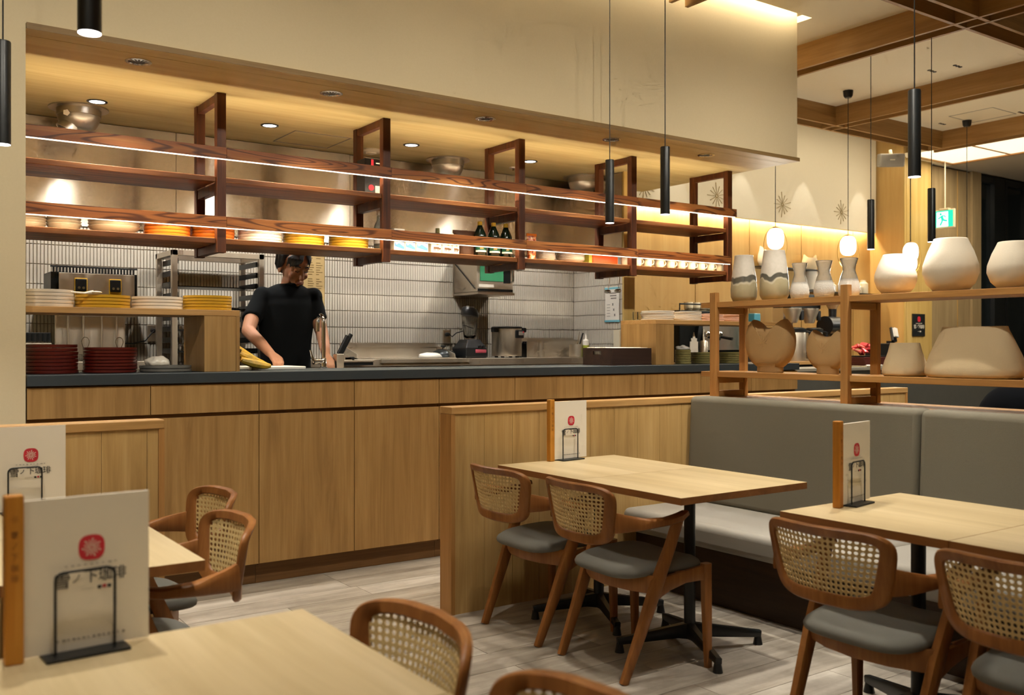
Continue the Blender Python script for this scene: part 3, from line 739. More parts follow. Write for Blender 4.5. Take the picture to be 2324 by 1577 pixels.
# ================================================================ THINGS IN THE KITCHEN
# fryer with two control boxes
fx0, fx1 = 1.053, 1.49
o = thing('fryer', ((fx0+fx1)/2, 6.35, 1.155), 'stainless fryer cabinet with two black control boxes behind the ledge', 'fryer')
obj('body', MB().box(fx0+.03, fx1-.05, 6.30, 6.56, 1.156, 1.45), STEEL, o, bev=.003)
obj('front_panel', MB().box(fx0, fx1, 6.27, 6.285, 1.43, 1.695), STEEL, o, bev=.002)
obj('lower_panel', MB().box(fx0-.02, fx1-.06, 6.285, 6.30, 1.156, 1.46), STEEL, o, bev=.002)
gm = MB().box(fx0-.04, fx1+.02, 6.30, 6.55, 1.45, 1.70)
obj('rear_hood', gm, DARKM, o)
for k in range(26):
    a = fx0-.03+k*.0185
    obj('grille_bar', MB().box(a, a+.008, 6.29, 6.31, 1.70, 1.732), BLACK, o)
obj('grille_frame', MB().box(fx0-.045, fx1+.02, 6.285, 6.292, 1.728, 1.738), BLACK, o)
for px in (1.175, 1.373):
    c = obj('control_box', MB().box(px-.032, px+.032, 6.255, 6.27, 1.585, 1.66), BLACKP, o, bev=.006)
    obj('box_rim', MB().box(px-.037, px+.037, 6.262, 6.27, 1.50, 1.665), YEL, c, bev=.004)
    for dx in (-.013, .013): obj('dial', MB().lathe([(.009, 0), (.008, .006)], 14).xf(Matrix.Translation((px+dx, 6.255, 1.605)) @ Matrix.Rotation(PI/2, 4, 'X')), CHROME, c, smooth=True)
for k, px in enumerate((1.1, 1.186, 1.292, 1.379)):
    obj('lift_rod', MB().cyl((px, 6.25, 1.156), (px, 6.25, 1.46), .006, n=10), STEEL, o, smooth=True)
for i, px in enumerate((1.191, 1.386)):
    o = thing('fry_basket', (px, 6.22, 1.155), 'wire fry basket handle standing behind the red trays, %s' % ('left one', 'right one')[i], 'basket', 'fry baskets')
    pts = [(px-.012, 6.215, 1.157), (px-.012, 6.215, 1.24)] + [(px+.022*math.cos(a), 6.215, 1.275+.028*math.sin(a)) for a in [math.radians(215-18.5*k) for k in range(14)]] + [(px+.012, 6.215, 1.24), (px+.012, 6.215, 1.157)]
    obj('handle', MB().tube(pts, .0022, 6), CHROME, o, smooth=True)
    m = MB()
    for k in range(9):
        m.box(px-.05+k*.0125, px-.049+k*.0125, 6.20, 6.26, 1.156, 1.20); m.box(px-.05, px+.051, 6.20, 6.202, 1.157+k*.005, 1.158+k*.005)
    obj('wire_mesh', m, CHROME, o)
o = thing('burner_grille', (0.964, 6.33, 1.155), 'black slotted burner grille behind the tall red stack', 'grille')
obj('frame', MB().box(.60, fx0-.05, 6.24, 6.30, 1.275, 1.33), BLACK, o, bev=.003)
for k in range(14): obj('slot_bar', MB().box(.62+k*.028, .63+k*.028, 6.232, 6.24, 1.28, 1.325), DARKM, o)
obj('drip_tray', MB().box(.60, fx0-.05, 6.20, 6.30, 1.156, 1.268), STEEL, o, bev=.003)
# power points with cables
for i, (px, z) in enumerate(((1.682, 1.335), (3.975, 1.325))):
    o = thing('power_outlet', (px, 6.59, z), 'steel power outlet with black plug on the tiles, %s' % ('left of the tall rack', 'left of the blender')[i], 'outlet', 'power outlets')
    obj('plate', MB().box(px-.034, px+.034, 6.59, 6.599, z-.055, z+.055), STEEL, o, bev=.003)
    obj('plug', MB().lathe([(.017, 0), (.015, .025), (.008, .04)], 14).xf(Matrix.Translation((px, 6.59, z+.018)) @ Matrix.Rotation(PI/2, 4, 'X')), BLACKP, o, smooth=True)
    s = -1 if i == 0 else 1
    obj('cable', MB().tube([(px, 6.55, z+.018), (px+s*.02, 6.54, z-.0), (px+s*.06, 6.54, z-(.05 if i == 0 else -.03)), (px+s*.14, 6.54, z-(.07 if i == 0 else -.05)), (px+s*.24, 6.54, z-(.065 if i == 0 else .0))], .0045, 8), BLACKP, o, smooth=True)
# tall tray rack
rx0, rx1 = 1.685, 2.285
o = thing('tray_rack', ((rx0+rx1)/2, 6.3, .2), 'tall steel tray rack with slotted sides behind the cook', 'rack')
for x in (rx0, rx1-.035):
    for y in (6.14, 6.50): obj('upright', MB().box(x, x+.035, y, y+.035, .21, 1.86), STEEL, o, bev=.002)
for y in (6.14, 6.50): obj('top_bar', MB().box(rx0, rx1, y, y+.035, 1.825, 1.86), STEEL, o, bev=.002)
for x in (rx0, rx1-.035): obj('top_bar', MB().box(x, x+.035, 6.175, 6.50, 1.825, 1.86), STEEL, o, bev=.002)
for k in range(9):
    z = 1.20+k*.072
    for x in (rx0+.036, rx1-.046): obj('tray_runner', MB().box(x, x+.012, 6.176, 6.50, z, z+.034), DARKM, o)
for k in range(4):
    z = 1.21+k*.14
    obj('tray', MB().box(rx0+.05, rx1-.05, 6.19, 6.49, z, z+.006), DARKM, o)
# faucet
fxx, fy = 2.413, 5.47
o = thing('faucet', (fxx, fy, 1.108), 'tall chrome swan neck faucet in front of the cook', 'faucet')
arc = [(fxx, fy, 1.112), (fxx, fy, 1.37)] + [(fxx, fy+.045-.045*math.cos(a), 1.39+.05*math.sin(a)) for a in [math.radians(15*k) for k in range(13)]] + [(fxx, fy+.09, 1.34)]
obj('neck', MB().tube(arc, .0125, 14), CHROME, o, smooth=True, ang=80)
obj('valve_body', MB().lathe([(.026, 0), (.026, .01), (.019, .014), (.019, .06), (.012, .07)], 20, (fxx, fy, 1.1085)), CHROME, o, smooth=True)
obj('side_arm', MB().cyl((fxx, fy, 1.155), (fxx-.07, fy-.01, 1.155), .014, .019, 14), CHROME, o, smooth=True)
obj('lever', MB().bar([(fxx-.065, fy-.01, 1.15), (fxx-.08, fy-.01, 1.18), (fxx-.092, fy-.01, 1.225)], [.014, .014, .012], [.018, .014, .009]), CHROME, o, smooth=True)
# cutting board, bananas
tag(obj('cutting_board', MB().box(1.869, 2.193, 5.22, 5.60, 1.1155, 1.132), new('white_board', '#dcd8d0', .5), bev=.003), 'white plastic cutting board in front of the cook', 'cutting board')
BAN = new('banana_skin', '#c9a02e', .5); N, L, bs = nodes(BAN)
L.new(ramp(BAN, noise(BAN, coords(BAN, (14, 14, 14)), 1, 4), [(.35, '#8f7a24'), (.5, '#c79c2c'), (.68, '#d8b04a')]), bs.inputs['Base Color'])
bxx = 1.834
o = thing('banana_bunch', (bxx, 5.17, ZT), 'bunch of ripe bananas beside the oak upright', 'bananas')
obj('stem', MB().tube([(bxx-.06, 5.17, ZT+.085), (bxx-.055, 5.165, ZT+.105), (bxx-.05, 5.16, ZT+.118)], [.014, .012, .009], 8), new('banana_stem', '#5a4520', .7), o, smooth=True)
for k in range(5):
    a = -.5+k*.28; dz = .012*k
    pts = []; rr = []
    for j in range(9):
        u = j/8; pts.append((bxx-.055+.155*u*math.cos(a*.45), 5.165-.05+.025*k+.03*math.sin(a)*u*2, ZT+.024+.06*(1-u)**1.6*(.5+.12*k)+(.012*k if k > 1 else 0)*(1-u*.6)))
        rr.append(.007+.0165*math.sin(PI*min(max(u*.92+.06, 0), 1))**.6)
    obj('banana', MB().tube(pts, rr, 8), BAN, o, smooth=True)
# knife holder, griddle, lid, blender, cooker, microwave
kx = 2.566
o = thing('knife_holder', (kx, 5.58, 1.108), 'two black handled knives in a steel holder behind the faucet', 'knives')
obj('holder', MB().box(kx-.03, kx+.02, 5.545, 5.60, 1.1085, 1.20), STEEL, o, bev=.003)
for dx, t_ in ((0, .0), (.03, .01)): obj('knife_handle', MB().bar([(kx-.005+dx*.6, 5.57+dx*.3, 1.20), (kx+.055+dx, 5.57+dx*.3, 1.315+t_)], .018, .024), BLACKP, o, smooth=True)
gx0, gx1, gx2 = 3.002, 3.823, 3.968
o = thing('griddle', ((gx0+gx1)/2, 6.3, 1.155), 'stainless griddle tray with a tall splash guard', 'griddle')
obj('back_guard', MB().box(gx0, gx1, 6.50, 6.51, 1.156, 1.275), STEEL, o)
obj('guard_lip', MB().box(gx0, gx1, 6.48, 6.515, 1.243, 1.25), STEEL, o)
for x in (gx0, gx1): obj('side_guard', MB().prism([(6.22, 1.156), (6.50, 1.156), (6.50, 1.25), (6.40, 1.238), (6.225, 1.19)], x, x+.006, 'YZ'), STEEL, o)
obj('pan', MB().box(gx0, gx1, 6.20, 6.50, 1.156, 1.162), STEEL, o)
obj('front_lip', MB().box(3.173, 3.941, 6.165, 6.188, 1.125, 1.156), STEEL, o, bev=.002)
o = thing('burner_stove', (3.032, 6.2, 1.11), 'small steel burner with black pan handle left of the griddle', 'stove')
obj('top', MB().box(2.762, 3.057, 6.05, 6.185, 1.135, 1.15), STEEL, o, bev=.002)
obj('slot', MB().box(2.769, 3.05, 6.06, 6.18, 1.115, 1.135), BLACK, o)
obj('pan_handle', MB().box(2.848, 2.926, 6.10, 6.13, 1.15, 1.175), BLACKP, o, bev=.005)
obj('lid', MB().prism([(2.762, 1.15), (2.909, 1.15), (2.875, 1.185), (2.795, 1.185)], 6.10, 6.18), STEEL, o)
lump('rice_heap', (3.647, 6.30, 1.166), (.10, .06, .035), WHITE, .08, 8, 'heap of white rice on the griddle tray', 'rice')
lx = 3.828
o = thing('pot_lid', (lx, 6.36, 1.155), 'dark glass lid with black knob beside the griddle', 'lid')
obj('dome', MB().lathe([(.10, 0), (.098, .02), (.08, .05), (.04, .068), (.01, .07)], 28, (lx, 6.40, 1.156)), DARKM, o, smooth=True)
obj('knob', MB().lathe([(.01, .068), (.009, .082), (.02, .088), (.022, .096), (.016, .102)], 16, (lx, 6.40, 1.156)), BLACKP, o, smooth=True)
bx = 4.028
o = thing('blender', (bx, 6.33, 1.155), 'black blender with clear jug and pink lit front', 'blender')
obj('base', MB().loft([[(bx+sx*w, 6.33+sy*d, 1.156+z) for sx, sy in ((-1,-1),(1,-1),(1,1),(-1,1))] for z, w, d in ((0, .095, .10), (.02, .10, .105), (.08, .098, .10), (.12, .072, .075), (.145, .06, .06))]), BLACKP, o, bev=.006)
obj('front_light', MB().box(bx-.012, bx+.088, 6.222, 6.232, 1.195, 1.222), new('pink_panel', '#d05a68', .4), o, bev=.006)
obj('jug', MB().lathe([(.046, .145), (.05, .18), (.066, .33), (.063, .33), (.045, .18), (.02, .155)], 28, (bx, 6.33, 1.156)), GLASS, o, smooth=True)
obj('lid', MB().loft([[(bx+w*math.cos(a), 6.33+w*math.sin(a), 1.156+z-.012*math.cos(a)) for a in [2*PI*j/24 for j in range(24)]] for z, w in ((.33, .07), (.342, .072), (.385, .062), (.392, .055))]), BLACKP, o, smooth=True)
obj('lid_cap', MB().lathe([(.038, .385), (.036, .402), (.02, .408)], 20, (bx-.005, 6.33, 1.156)), GREYI, o, smooth=True)
for dx in (.02, .055): obj('dial', MB().lathe([(.012, 0), (.010, .014)], 12).xf(Matrix.Translation((bx+dx, 6.225, 1.245)) @ Matrix.Rotation(PI/2, 4, 'X')), BLACKP, o, smooth=True)
cx = 4.397
o = thing('soup_warmer', (cx, 6.35, 1.155), 'round stainless soup warmer with black control panel', 'soup warmer')
obj('body', MB().lathe([(.118, .012), (.122, .02), (.122, .235), (.115, .24)], 36, (cx, 6.35, 1.156)), STEEL, o, smooth=True)
obj('rim', MB().lathe([(.126, .234), (.128, .246), (.11, .252), (.02, .254)], 36, (cx, 6.35, 1.156)), BLACKP, o, smooth=True)
for s in (-1, 1): obj('handle', MB().box(cx+s*.118, cx+s*.158, 6.29, 6.35, 1.36, 1.398), BLACKP, o, bev=.008)
obj('control_panel', MB().obox((cx+.045, 6.235, 1.345), (.095, .014, .065), math.radians(12)), BLACKP, o, bev=.006)
obj('buttons', MB().obox((cx+.058, 6.23, 1.352), (.055, .012, .03), math.radians(12)), GREYI, o)
obj('red_button', MB().obox((cx+.077, 6.2335, 1.362), (.012, .016, .012), math.radians(12)), RED, o)
for a in range(4): obj('foot', MB().lathe([(.014, 0), (.016, .014)], 10, (cx+.09*math.cos(a*PI/2+.6), 6.35+.09*math.sin(a*PI/2+.6), 1.1555)), BLACKP, o)
mx0, mx1 = 4.036, 4.385
o = thing('microwave', ((mx0+mx1)/2, 6.4, 1.66), 'steel microwave mounted high on the tiles under the shelf', 'microwave')
obj('body', MB().box(mx0, mx1, 6.24, 6.575, 1.675, 2.0), STEEL, o, bev=.004)
obj('wall_bracket', MB().box(mx0-.002, mx1+.002, 6.575, 6.597, 1.655, 2.0).box(mx0, mx1, 6.22, 6.575, 1.655, 1.673), STEEL, o)
obj('strap', MB().bar([(mx0-.004, 6.58, 1.93), (mx0-.004, 6.26, 1.70)], .004, .012), BLACKP, o)
obj('door_glass', MB().box(mx0+.03, mx1-.10, 6.232, 6.24, 1.76, 1.985), new('door_green', '#3f8f66', .3), o, bev=.002)
obj('side_glass', MB().box(mx1-.095, mx1-.035, 6.232, 6.24, 1.75, 1.985), DARKM, o)
obj('handle', MB().tube([(mx1-.022, 6.24, 1.76), (mx1-.022, 6.21, 1.765), (mx1-.022, 6.21, 1.98), (mx1-.022, 6.24, 1.985)], .008, 10), CHROME, o, smooth=True)
obj('vent_grille', MB().box(mx0+.01, mx1-.01, 6.233, 6.24, 1.68, 1.70), DARKM, o)
obj('sticker', MB().box(mx0+.02, mx0+.16, 6.237, 6.24, 1.712, 1.735), PAPER, o)
# mesh shelf, utensil pot, sauce bottle, tub, crate
o = thing('mesh_shelf', (4.93, 6.5, 1.155), 'perforated steel ledge along the tiles beside the soup warmer', 'shelf')
obj('ledge', MB().box(4.636, 5.27, 6.40, 6.585, 1.285, 1.29), STEEL, o)
obj('front_fall', MB().box(4.636, 5.27, 6.40, 6.404, 1.156, 1.285), STEEL, o)
for k in range(2): obj('edge_lip', MB().box(4.636, 5.27, 6.57 if k else 6.398, 6.585 if k else 6.402, 1.29, 1.30 if not k else 1.32), STEEL, o)
ux = 5.066
o = thing('utensil_pot', (ux, 6.28, 1.155), 'steel pot of utensils in the tiled corner', 'pot')
obj('pot', MB().lathe([(.056, 0), (.06, .004), (.06, .11), (.057, .11), (.056, .01)], 28, (ux, 6.28, 1.156)), STEEL, o, smooth=True)
obj('spatula', MB().bar([(ux, 6.28, 1.17), (ux+.065, 6.27, 1.36)], .006, .012), BLACKP, o)
obj('whisk', MB().tube([(ux, 6.29, 1.17), (ux+.045, 6.29, 1.37)], .003, 6), CHROME, o)
sx_ = 5.12
o = thing('sauce_bottle', (sx_, 6.22, 1.155), 'squeeze bottle of green sauce beside the dark crate', 'bottle')
obj('body', MB().lathe([(.026, 0), (.028, .004), (.028, .10), (.024, .115)], 20, (sx_, 6.22, 1.156)), new('green_sauce', '#8d9430', .35), o, smooth=True)
obj('neck', MB().lathe([(.028, .10), (.027, .14), (.018, .15)], 20, (sx_, 6.22, 1.156)), WHITE, o, smooth=True)
obj('nozzle', MB().lathe([(.012, .15), (.003, .20)], 12, (sx_, 6.22, 1.156)), WHITE, o, smooth=True)
tx = 4.611
o = thing('plastic_tub', (tx, 5.5, 1.109), 'small white tub with blue rim beside the crate', 'tub')
obj('tub', MB().lathe([(.028, 0), (.037, .075)], 24, (tx, 5.48, 1.1085)), WHITE, o, smooth=True)
obj('lid', MB().lathe([(.04, .075), (.04, .085), (.03, .086)], 24, (tx, 5.48, 1.1085)), new('pale_blue', '#8fa0d0', .4), o, smooth=True)
ax, bx2 = 4.311, 4.682
o = thing('wooden_crate', ((ax+bx2)/2, 5.12, ZT), 'low dark wooden crate with a hand hole on the counter', 'crate')
CZ = ZT+.0008
obj('base', MB().box(ax, bx2, 4.955, 5.27, CZ, CZ+.01), CRATE, o)
obj('front_side', MB().box(ax, bx2, 4.955, 4.967, CZ+.01, CZ+.12), CRATE, o, bev=.002)
obj('rear_side', MB().box(ax, bx2, 5.258, 5.27, CZ+.01, CZ+.12), CRATE, o, bev=.002)
for x, h in ((ax, 1), (bx2-.012, 0)):
    m = MB()
    if h: m.box(x, x+.012, 4.967, 5.258, CZ+.01, CZ+.075); m.box(x, x+.012, 4.967, 5.258, CZ+.097, CZ+.12); m.box(x, x+.012, 4.967, 5.07, CZ+.075, CZ+.097); m.box(x, x+.012, 5.16, 5.258, CZ+.075, CZ+.097)
    else: m.box(x, x+.012, 4.967, 5.258, CZ+.01, CZ+.12)
    obj('end_side', m, CRATE, o)
for k in range(4): obj('folded_napkin', MB().box(ax+.02, bx2-.02, 4.975+.07*k, 5.04+.07*k, CZ+.01, CZ+.122+.003*(k % 2)), PAPER, o, bev=.003)
# return wall: notice, ladles, cream board; white notice with print behind the cook
o = thing('wall_notice', (5.285, 6.07, 1.6), 'white notice with blue tape and black crosses on the tiled return wall', 'notice')
obj('sheet', MB().box(5.286, 5.2885, 5.985, 6.16, 1.45, 1.75), PAPER, o)
for z in (1.452, 1.728): obj('blue_tape', MB().box(5.2845, 5.286, 5.975, 6.17, z, z+.016), new('tape_blue', '#6fb4c4', .6) if z < 1.5 else bpy.data.materials['tape_blue'], o)
for k in range(3):
    z = 1.60-.045*k; q = MB(); yy = 6.065-.012*k
    q.obox((5.2855, yy, z), (.001, .004, .022), 0, math.radians(35)); q.obox((5.2855, yy, z), (.001, .004, .022), 0, math.radians(-35))
    obj('cross_mark', q, INK, o)
q = MB()
for k in range(3): q.box(5.285, 5.286, 6.02, 6.11-.01*k, 1.69-.022*k, 1.70-.022*k)
for k in range(5): q.box(5.285, 5.286, 6.10, 6.14, 1.50+.024*k, 1.504+.024*k)
obj('text_lines', q, GREYI, o)
for i, dy in enumerate((5.58, 5.70)):
    o = thing('ladle', (4.935, dy, 1.785), 'steel ladle hanging under the fourth frame, %s' % ('front one', 'rear one')[i], 'ladle', 'hanging ladles')
    obj('handle', MB().tube([(4.935, dy, 1.79), (4.935, dy+.004, 1.75), (4.938, dy+.02, 1.70)], .003, 6), CHROME, o, smooth=True)
    obj('bowl', MB().ell((4.94, dy+.03, 1.68), (.02, .036, .016)), CHROME, o, smooth=True)
tag(obj('cream_board', MB().box(5.262, 5.278, 5.955, 6.03, 1.1555, 1.385), CREAM, bev=.003), 'upright cream board leaning at the return wall end', 'board')
nx0, nx1 = 2.749, 2.916
o = thing('wall_poster', ((nx0+nx1)/2, 6.59, 1.6), 'yellowed printed instruction sheet on the tiles beside the cook', 'poster')
obj('sheet', MB().box(nx0, nx1, 6.592, 6.598, 1.45, 1.98), new('old_paper', '#b59a66', .8), o)
q = MB(); rnd = random.Random(4)
for k in range(30):
    z = 1.47+k*.017
    if k % 7 == 3: continue
    q.box(nx0+.035, nx0+.035+rnd.uniform(.02, .05), 6.591, 6.592, z, z+.006); q.box(nx0+.10, nx0+.10+rnd.uniform(.02, .055), 6.591, 6.592, z, z+.005)
obj('print', q, new('faded_print', '#7a6236', .8), o)

# ================================================================ TABLES
def table(x0, x1, y0, y1, label, group, px, py):
    o = thing('dining_table', (px, py, 0), label, 'table', group)
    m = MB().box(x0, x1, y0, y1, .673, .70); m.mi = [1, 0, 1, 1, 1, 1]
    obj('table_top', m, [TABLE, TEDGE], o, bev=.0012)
    obj('pole', MB().cyl((px, py, .05), (px, py, .67), .0235, n=20), BLACK, o, smooth=True)
    obj('top_bracket', MB().box(px-.16, px+.16, py-.03, py+.03, .662, .673).box(px-.03, px+.03, py-.2, py+.2, .662, .673), BLACK, o)
    for k in range(4):
        a = math.radians(-35+10) + k*PI/2
        d = Vector((math.cos(a), math.sin(a), 0)); c = Vector((px, py, 0))
        f = obj('foot', MB().bar([c+d*.0+Vector((0, 0, .075)), c+d*.06+Vector((0, 0, .073)), c+d*.31+Vector((0, 0, .045))], [.045, .034, .026], [.07, .052, .028], side=(-d.y, d.x, 0)), BLACK, o, smooth=True)
        e = c+d*.30
        obj('glide', MB().lathe([(.020, 0), (.018, .012), (.013, .04)], 14, tuple(e)), BLACKP, f, smooth=True)
    return o
GT = 'oak dining tables'
table(2.47, 3.18, 3.052, 3.64, 'oak table half at the panelled partition, carrying a menu', GT, 2.86, 3.38)
table(2.47, 3.18, 2.46, 3.050, 'oak table half beside the grey bench, on a black pedestal', GT, 2.86, 2.80)
table(2.55, 3.235, 1.492, 2.083, 'oak table half carrying the menu at the right', GT, 2.90, 1.80)
table(2.55, 3.235, .90, 1.490, 'oak table half at the right picture edge', GT, 2.90, 1.18)
table(.045, .757, 3.046, 3.63, 'oak table half at the left edge under the rear menu', GT, .42, 3.34)
table(.045, .757, 2.454, 3.044, 'oak table half beside the two left chairs', GT, .42, 2.75)
table(.06, .783, 1.292, 1.882, 'oak table half in the left foreground carrying the large menu', GT, .42, 1.60)
table(.06, .783, .70, 1.290, 'nearest oak table half at the bottom picture edge', GT, .42, 1.0)

# ================================================================ CHAIRS
def outline(w_top, w_bot, h, zc, n=56, e=4.6):
    pts = []
    for j in range(n):
        a = 2*PI*j/n; c, s = math.cos(a), math.sin(a)
        u = math.copysign(abs(c)**(2/e), c); v = math.copysign(abs(s)**(2/e), s)
        w = (w_top+w_bot)/2 + (w_top-w_bot)/2*v
        pts.append((u*w, zc+v*h))
    return pts
def bx_(y, z): return -.312 + 1.55*y*y - (z-.62)*.20
def make_chair():
    o = thing('cane_chair', (0, 0, 0), 'x', 'chair', 'cane back armchairs')
    for s in (-1, 1):
        obj('rear_leg', MB().bar([(-.205, s*.200, 0), (-.125, s*.208, .19), (-.06, s*.214, .35), (.0, s*.222, .49), (.040, s*.229, .600)], [.026, .030, .032, .030, .028], [.030, .042, .050, .042, .040]), CHAIR, o, local=True, smooth=True)
        obj('front_leg', MB().bar([(.196, s*.222, 0), (.190, s*.220, .25), (.188, s*.219, .405)], [.024, .032, .034], [.026, .036, .038]), CHAIR, o, local=True, smooth=True)
        obj('side_rail', MB().bar([(-.065, s*.212, .335), (.0, s*.214, .352), (.08, s*.216, .366), (.19, s*.218, .372)], .022, [.078, .056, .046, .058]), CHAIR, o, local=True, smooth=True)
        a = obj('armrest', MB().bar([(bx_(.20, .60)+.0, s*.200, .600), (-.20, s*.222, .596), (-.12, s*.234, .590), (-.03, s*.238, .592), (.035, s*.236, .602), (.072, s*.230, .614)], [.02, .026, .040, .050, .048, .036], [.075, .060, .036, .026, .026, .020]), CHAIR, o, local=True, smooth=True)
    obj('rear_rail', MB().bar([(-.062, -.212, .352), (-.115, -.11, .352), (-.135, 0, .352), (-.115, .11, .352), (-.062, .212, .352)], [.024]*5, [.070, .064, .062, .064, .070], side=(1, 0, 0)), CHAIR, o, local=True, smooth=True)
    obj('front_rail', MB().bar([(.188, -.212, .365), (.188, .212, .365)], .024, .055, side=(1, 0, 0)), CHAIR, o, local=True)
    rings = []
    for z, k in ((.384, .955), (.389, .985), (.399, .995), (.410, .97), (.417, .88), (.421, .55), (.422, .2)):
        r = []
        for j in range(44):
            a = 2*PI*j/44; c, s = math.cos(a), math.sin(a)
            u = math.copysign(abs(c)**.42, c); v = math.copysign(abs(s)**.42, s)
            w = .205 + .016*u
            x = .012+u*.205*k; y = v*w*k
            r.append((x, y, z + .35*y*y*(1 if z > .41 else .2) - .012*max(0, -u)*k))
        rings.append(r)
    obj('seat', MB().loft(rings), SEATF, o, local=True, smooth=True, ang=60)
    O = outline(.226, .186, .117, .622); I = outline(.186, .146, .082, .626, e=7)
    rings = []
    for (yo, zo), (yi, zi) in zip(O, I):
        q = []
        for t_, dx in ((0, .004), (.14, .011), (.86, .009), (1, .003), (1, -.003), (.86, -.009), (.14, -.013), (0, -.006)):
            y = yo+(yi-yo)*t_; z = zo+(zi-zo)*t_
            q.append((bx_(y, z)+dx, y, z))
        rings.append(q)
    back = obj('back_frame', MB().loft(rings, loop=True), CHAIR, o, local=True, smooth=True, ang=50)
    m = MB(); NU, NV = 21, 11
    def P(u, v):
        z = .626+.086*v; w = .168+.02*v
        y = u*w; return (bx_(y, z)+.001, y, z)
    for i in range(NU):
        for j in range(NV):
            u0, u1 = -1+2*i/NU, -1+2*(i+1)/NU; v0, v1 = -1+2*j/NV, -1+2*(j+1)/NV
            um, vm = (u0+u1)/2, (v0+v1)/2; ru, rv = (u1-u0)*.36, (v1-v0)*.36
            out = [(u0,v0),(um,v0),(u1,v0),(u1,vm),(u1,v1),(um,v1),(u0,v1),(u0,vm)]
            inn = [(um+ru*math.cos(a), vm+rv*math.sin(a)) for a in [math.radians(225+45*k) for k in range(8)]]
            m.add([P(*p) for p in out]+[P(*p) for p in inn], [(k, (k+1) % 8, 8+(k+1) % 8, 8+k) for k in range(8)])
    c = obj('cane_panel', m, CANE, o, local=True)
    sd = c.modifiers.new('solid', 'SOLIDIFY'); sd.thickness = .0025; sd.offset = 0
    return o
proto = make_chair()
CH = [((2.56, 3.375), 0, 'cane back armchair nearest the panelled partition end'),
      ((2.565, 2.825), -3, 'cane back armchair in the middle, fully seen on the aisle side'),
      ((2.60, 1.735), 0, 'cane back armchair before the right table with the menu'),
      ((2.60, 1.195), 1, 'cane back armchair cut by the right picture edge'),
      ((.79, 3.375), 180, 'cane back armchair at the left table, the farther of two'),
      ((.665, 2.845), 178, 'cane back armchair at the left table, the nearer of two'),
      ((.605, 1.585), 180, 'blurred cane back armchair in the foreground centre'),
      ((.60, 1.065), 180, 'nearest cane back armchair, only its top edge in view')]
for i, ((x, y), rz, lab) in enumerate(CH):
    o = proto if i == 0 else copy_tree(proto)
    o.location = (x, y, 0); o.rotation_euler = (0, 0, math.radians(rz)); o['label'] = lab

# ================================================================ MENUS
def text_mesh(s, size, name):
    cu = bpy.data.curves.new(name, 'FONT'); cu.body = s; cu.size = size; cu.align_x = 'CENTER'; cu.align_y = 'CENTER'; cu.fill_mode = 'FRONT'; cu.resolution_u = 2; cu.offset = .007*size
    t = bpy.data.objects.new(name, cu); COL.objects.link(t)
    dg = bpy.context.evaluated_depsgraph_get(); me = bpy.data.meshes.new_from_object(t.evaluated_get(dg))
    bpy.data.objects.remove(t); bpy.data.curves.remove(cu)
    return me
def put_text(s, size, mat, parent, loc, rz=0, bold=0, name='lettering', face='Y'):
    """flat lettering facing local -Y"""
    me = text_mesh(s, size, name); me.materials.clear(); me.materials.append(mat)
    R = Matrix.Translation(loc) @ Matrix.Rotation(rz, 4, 'Z') @ Matrix.Rotation(PI/2, 4, 'X')
    me.transform(R)
    o = bpy.data.objects.new(name, me); COL.objects.link(o); o.parent = parent
    return o
STICK = wood('menu_stick_wood', '#a8681f', '#c2832f', '#d39a45', 2, 1.0, .45)
def flower(m, x, y, z, r, n=14):
    for k in range(n):
        a = 2*PI*k/n+.1; l = r*(.82 if k % 2 else .66)
        c, s = math.cos(a), math.sin(a); w = r*.05
        m.add([(x+c*r*.12-s*w*.4, y, z+s*r*.12+c*w*.4), (x+c*r*.12+s*w*.4, y, z+s*r*.12-c*w*.4), (x+c*l+s*w, y, z+s*l-c*w), (x+c*l-s*w, y, z+s*l+c*w)], [(0, 1, 2, 3)])
def seal(r, y, x, z):
    m = MB(); pts = []
    for j in range(32):
        a = 2*PI*j/32; c, s = math.cos(a), math.sin(a)
        pts.append((x+math.copysign(abs(c)**.72, c)*r, y, z+math.copysign(abs(s)**.72, s)*r*1.02))
    m.add(pts, [tuple(range(32))]); return m
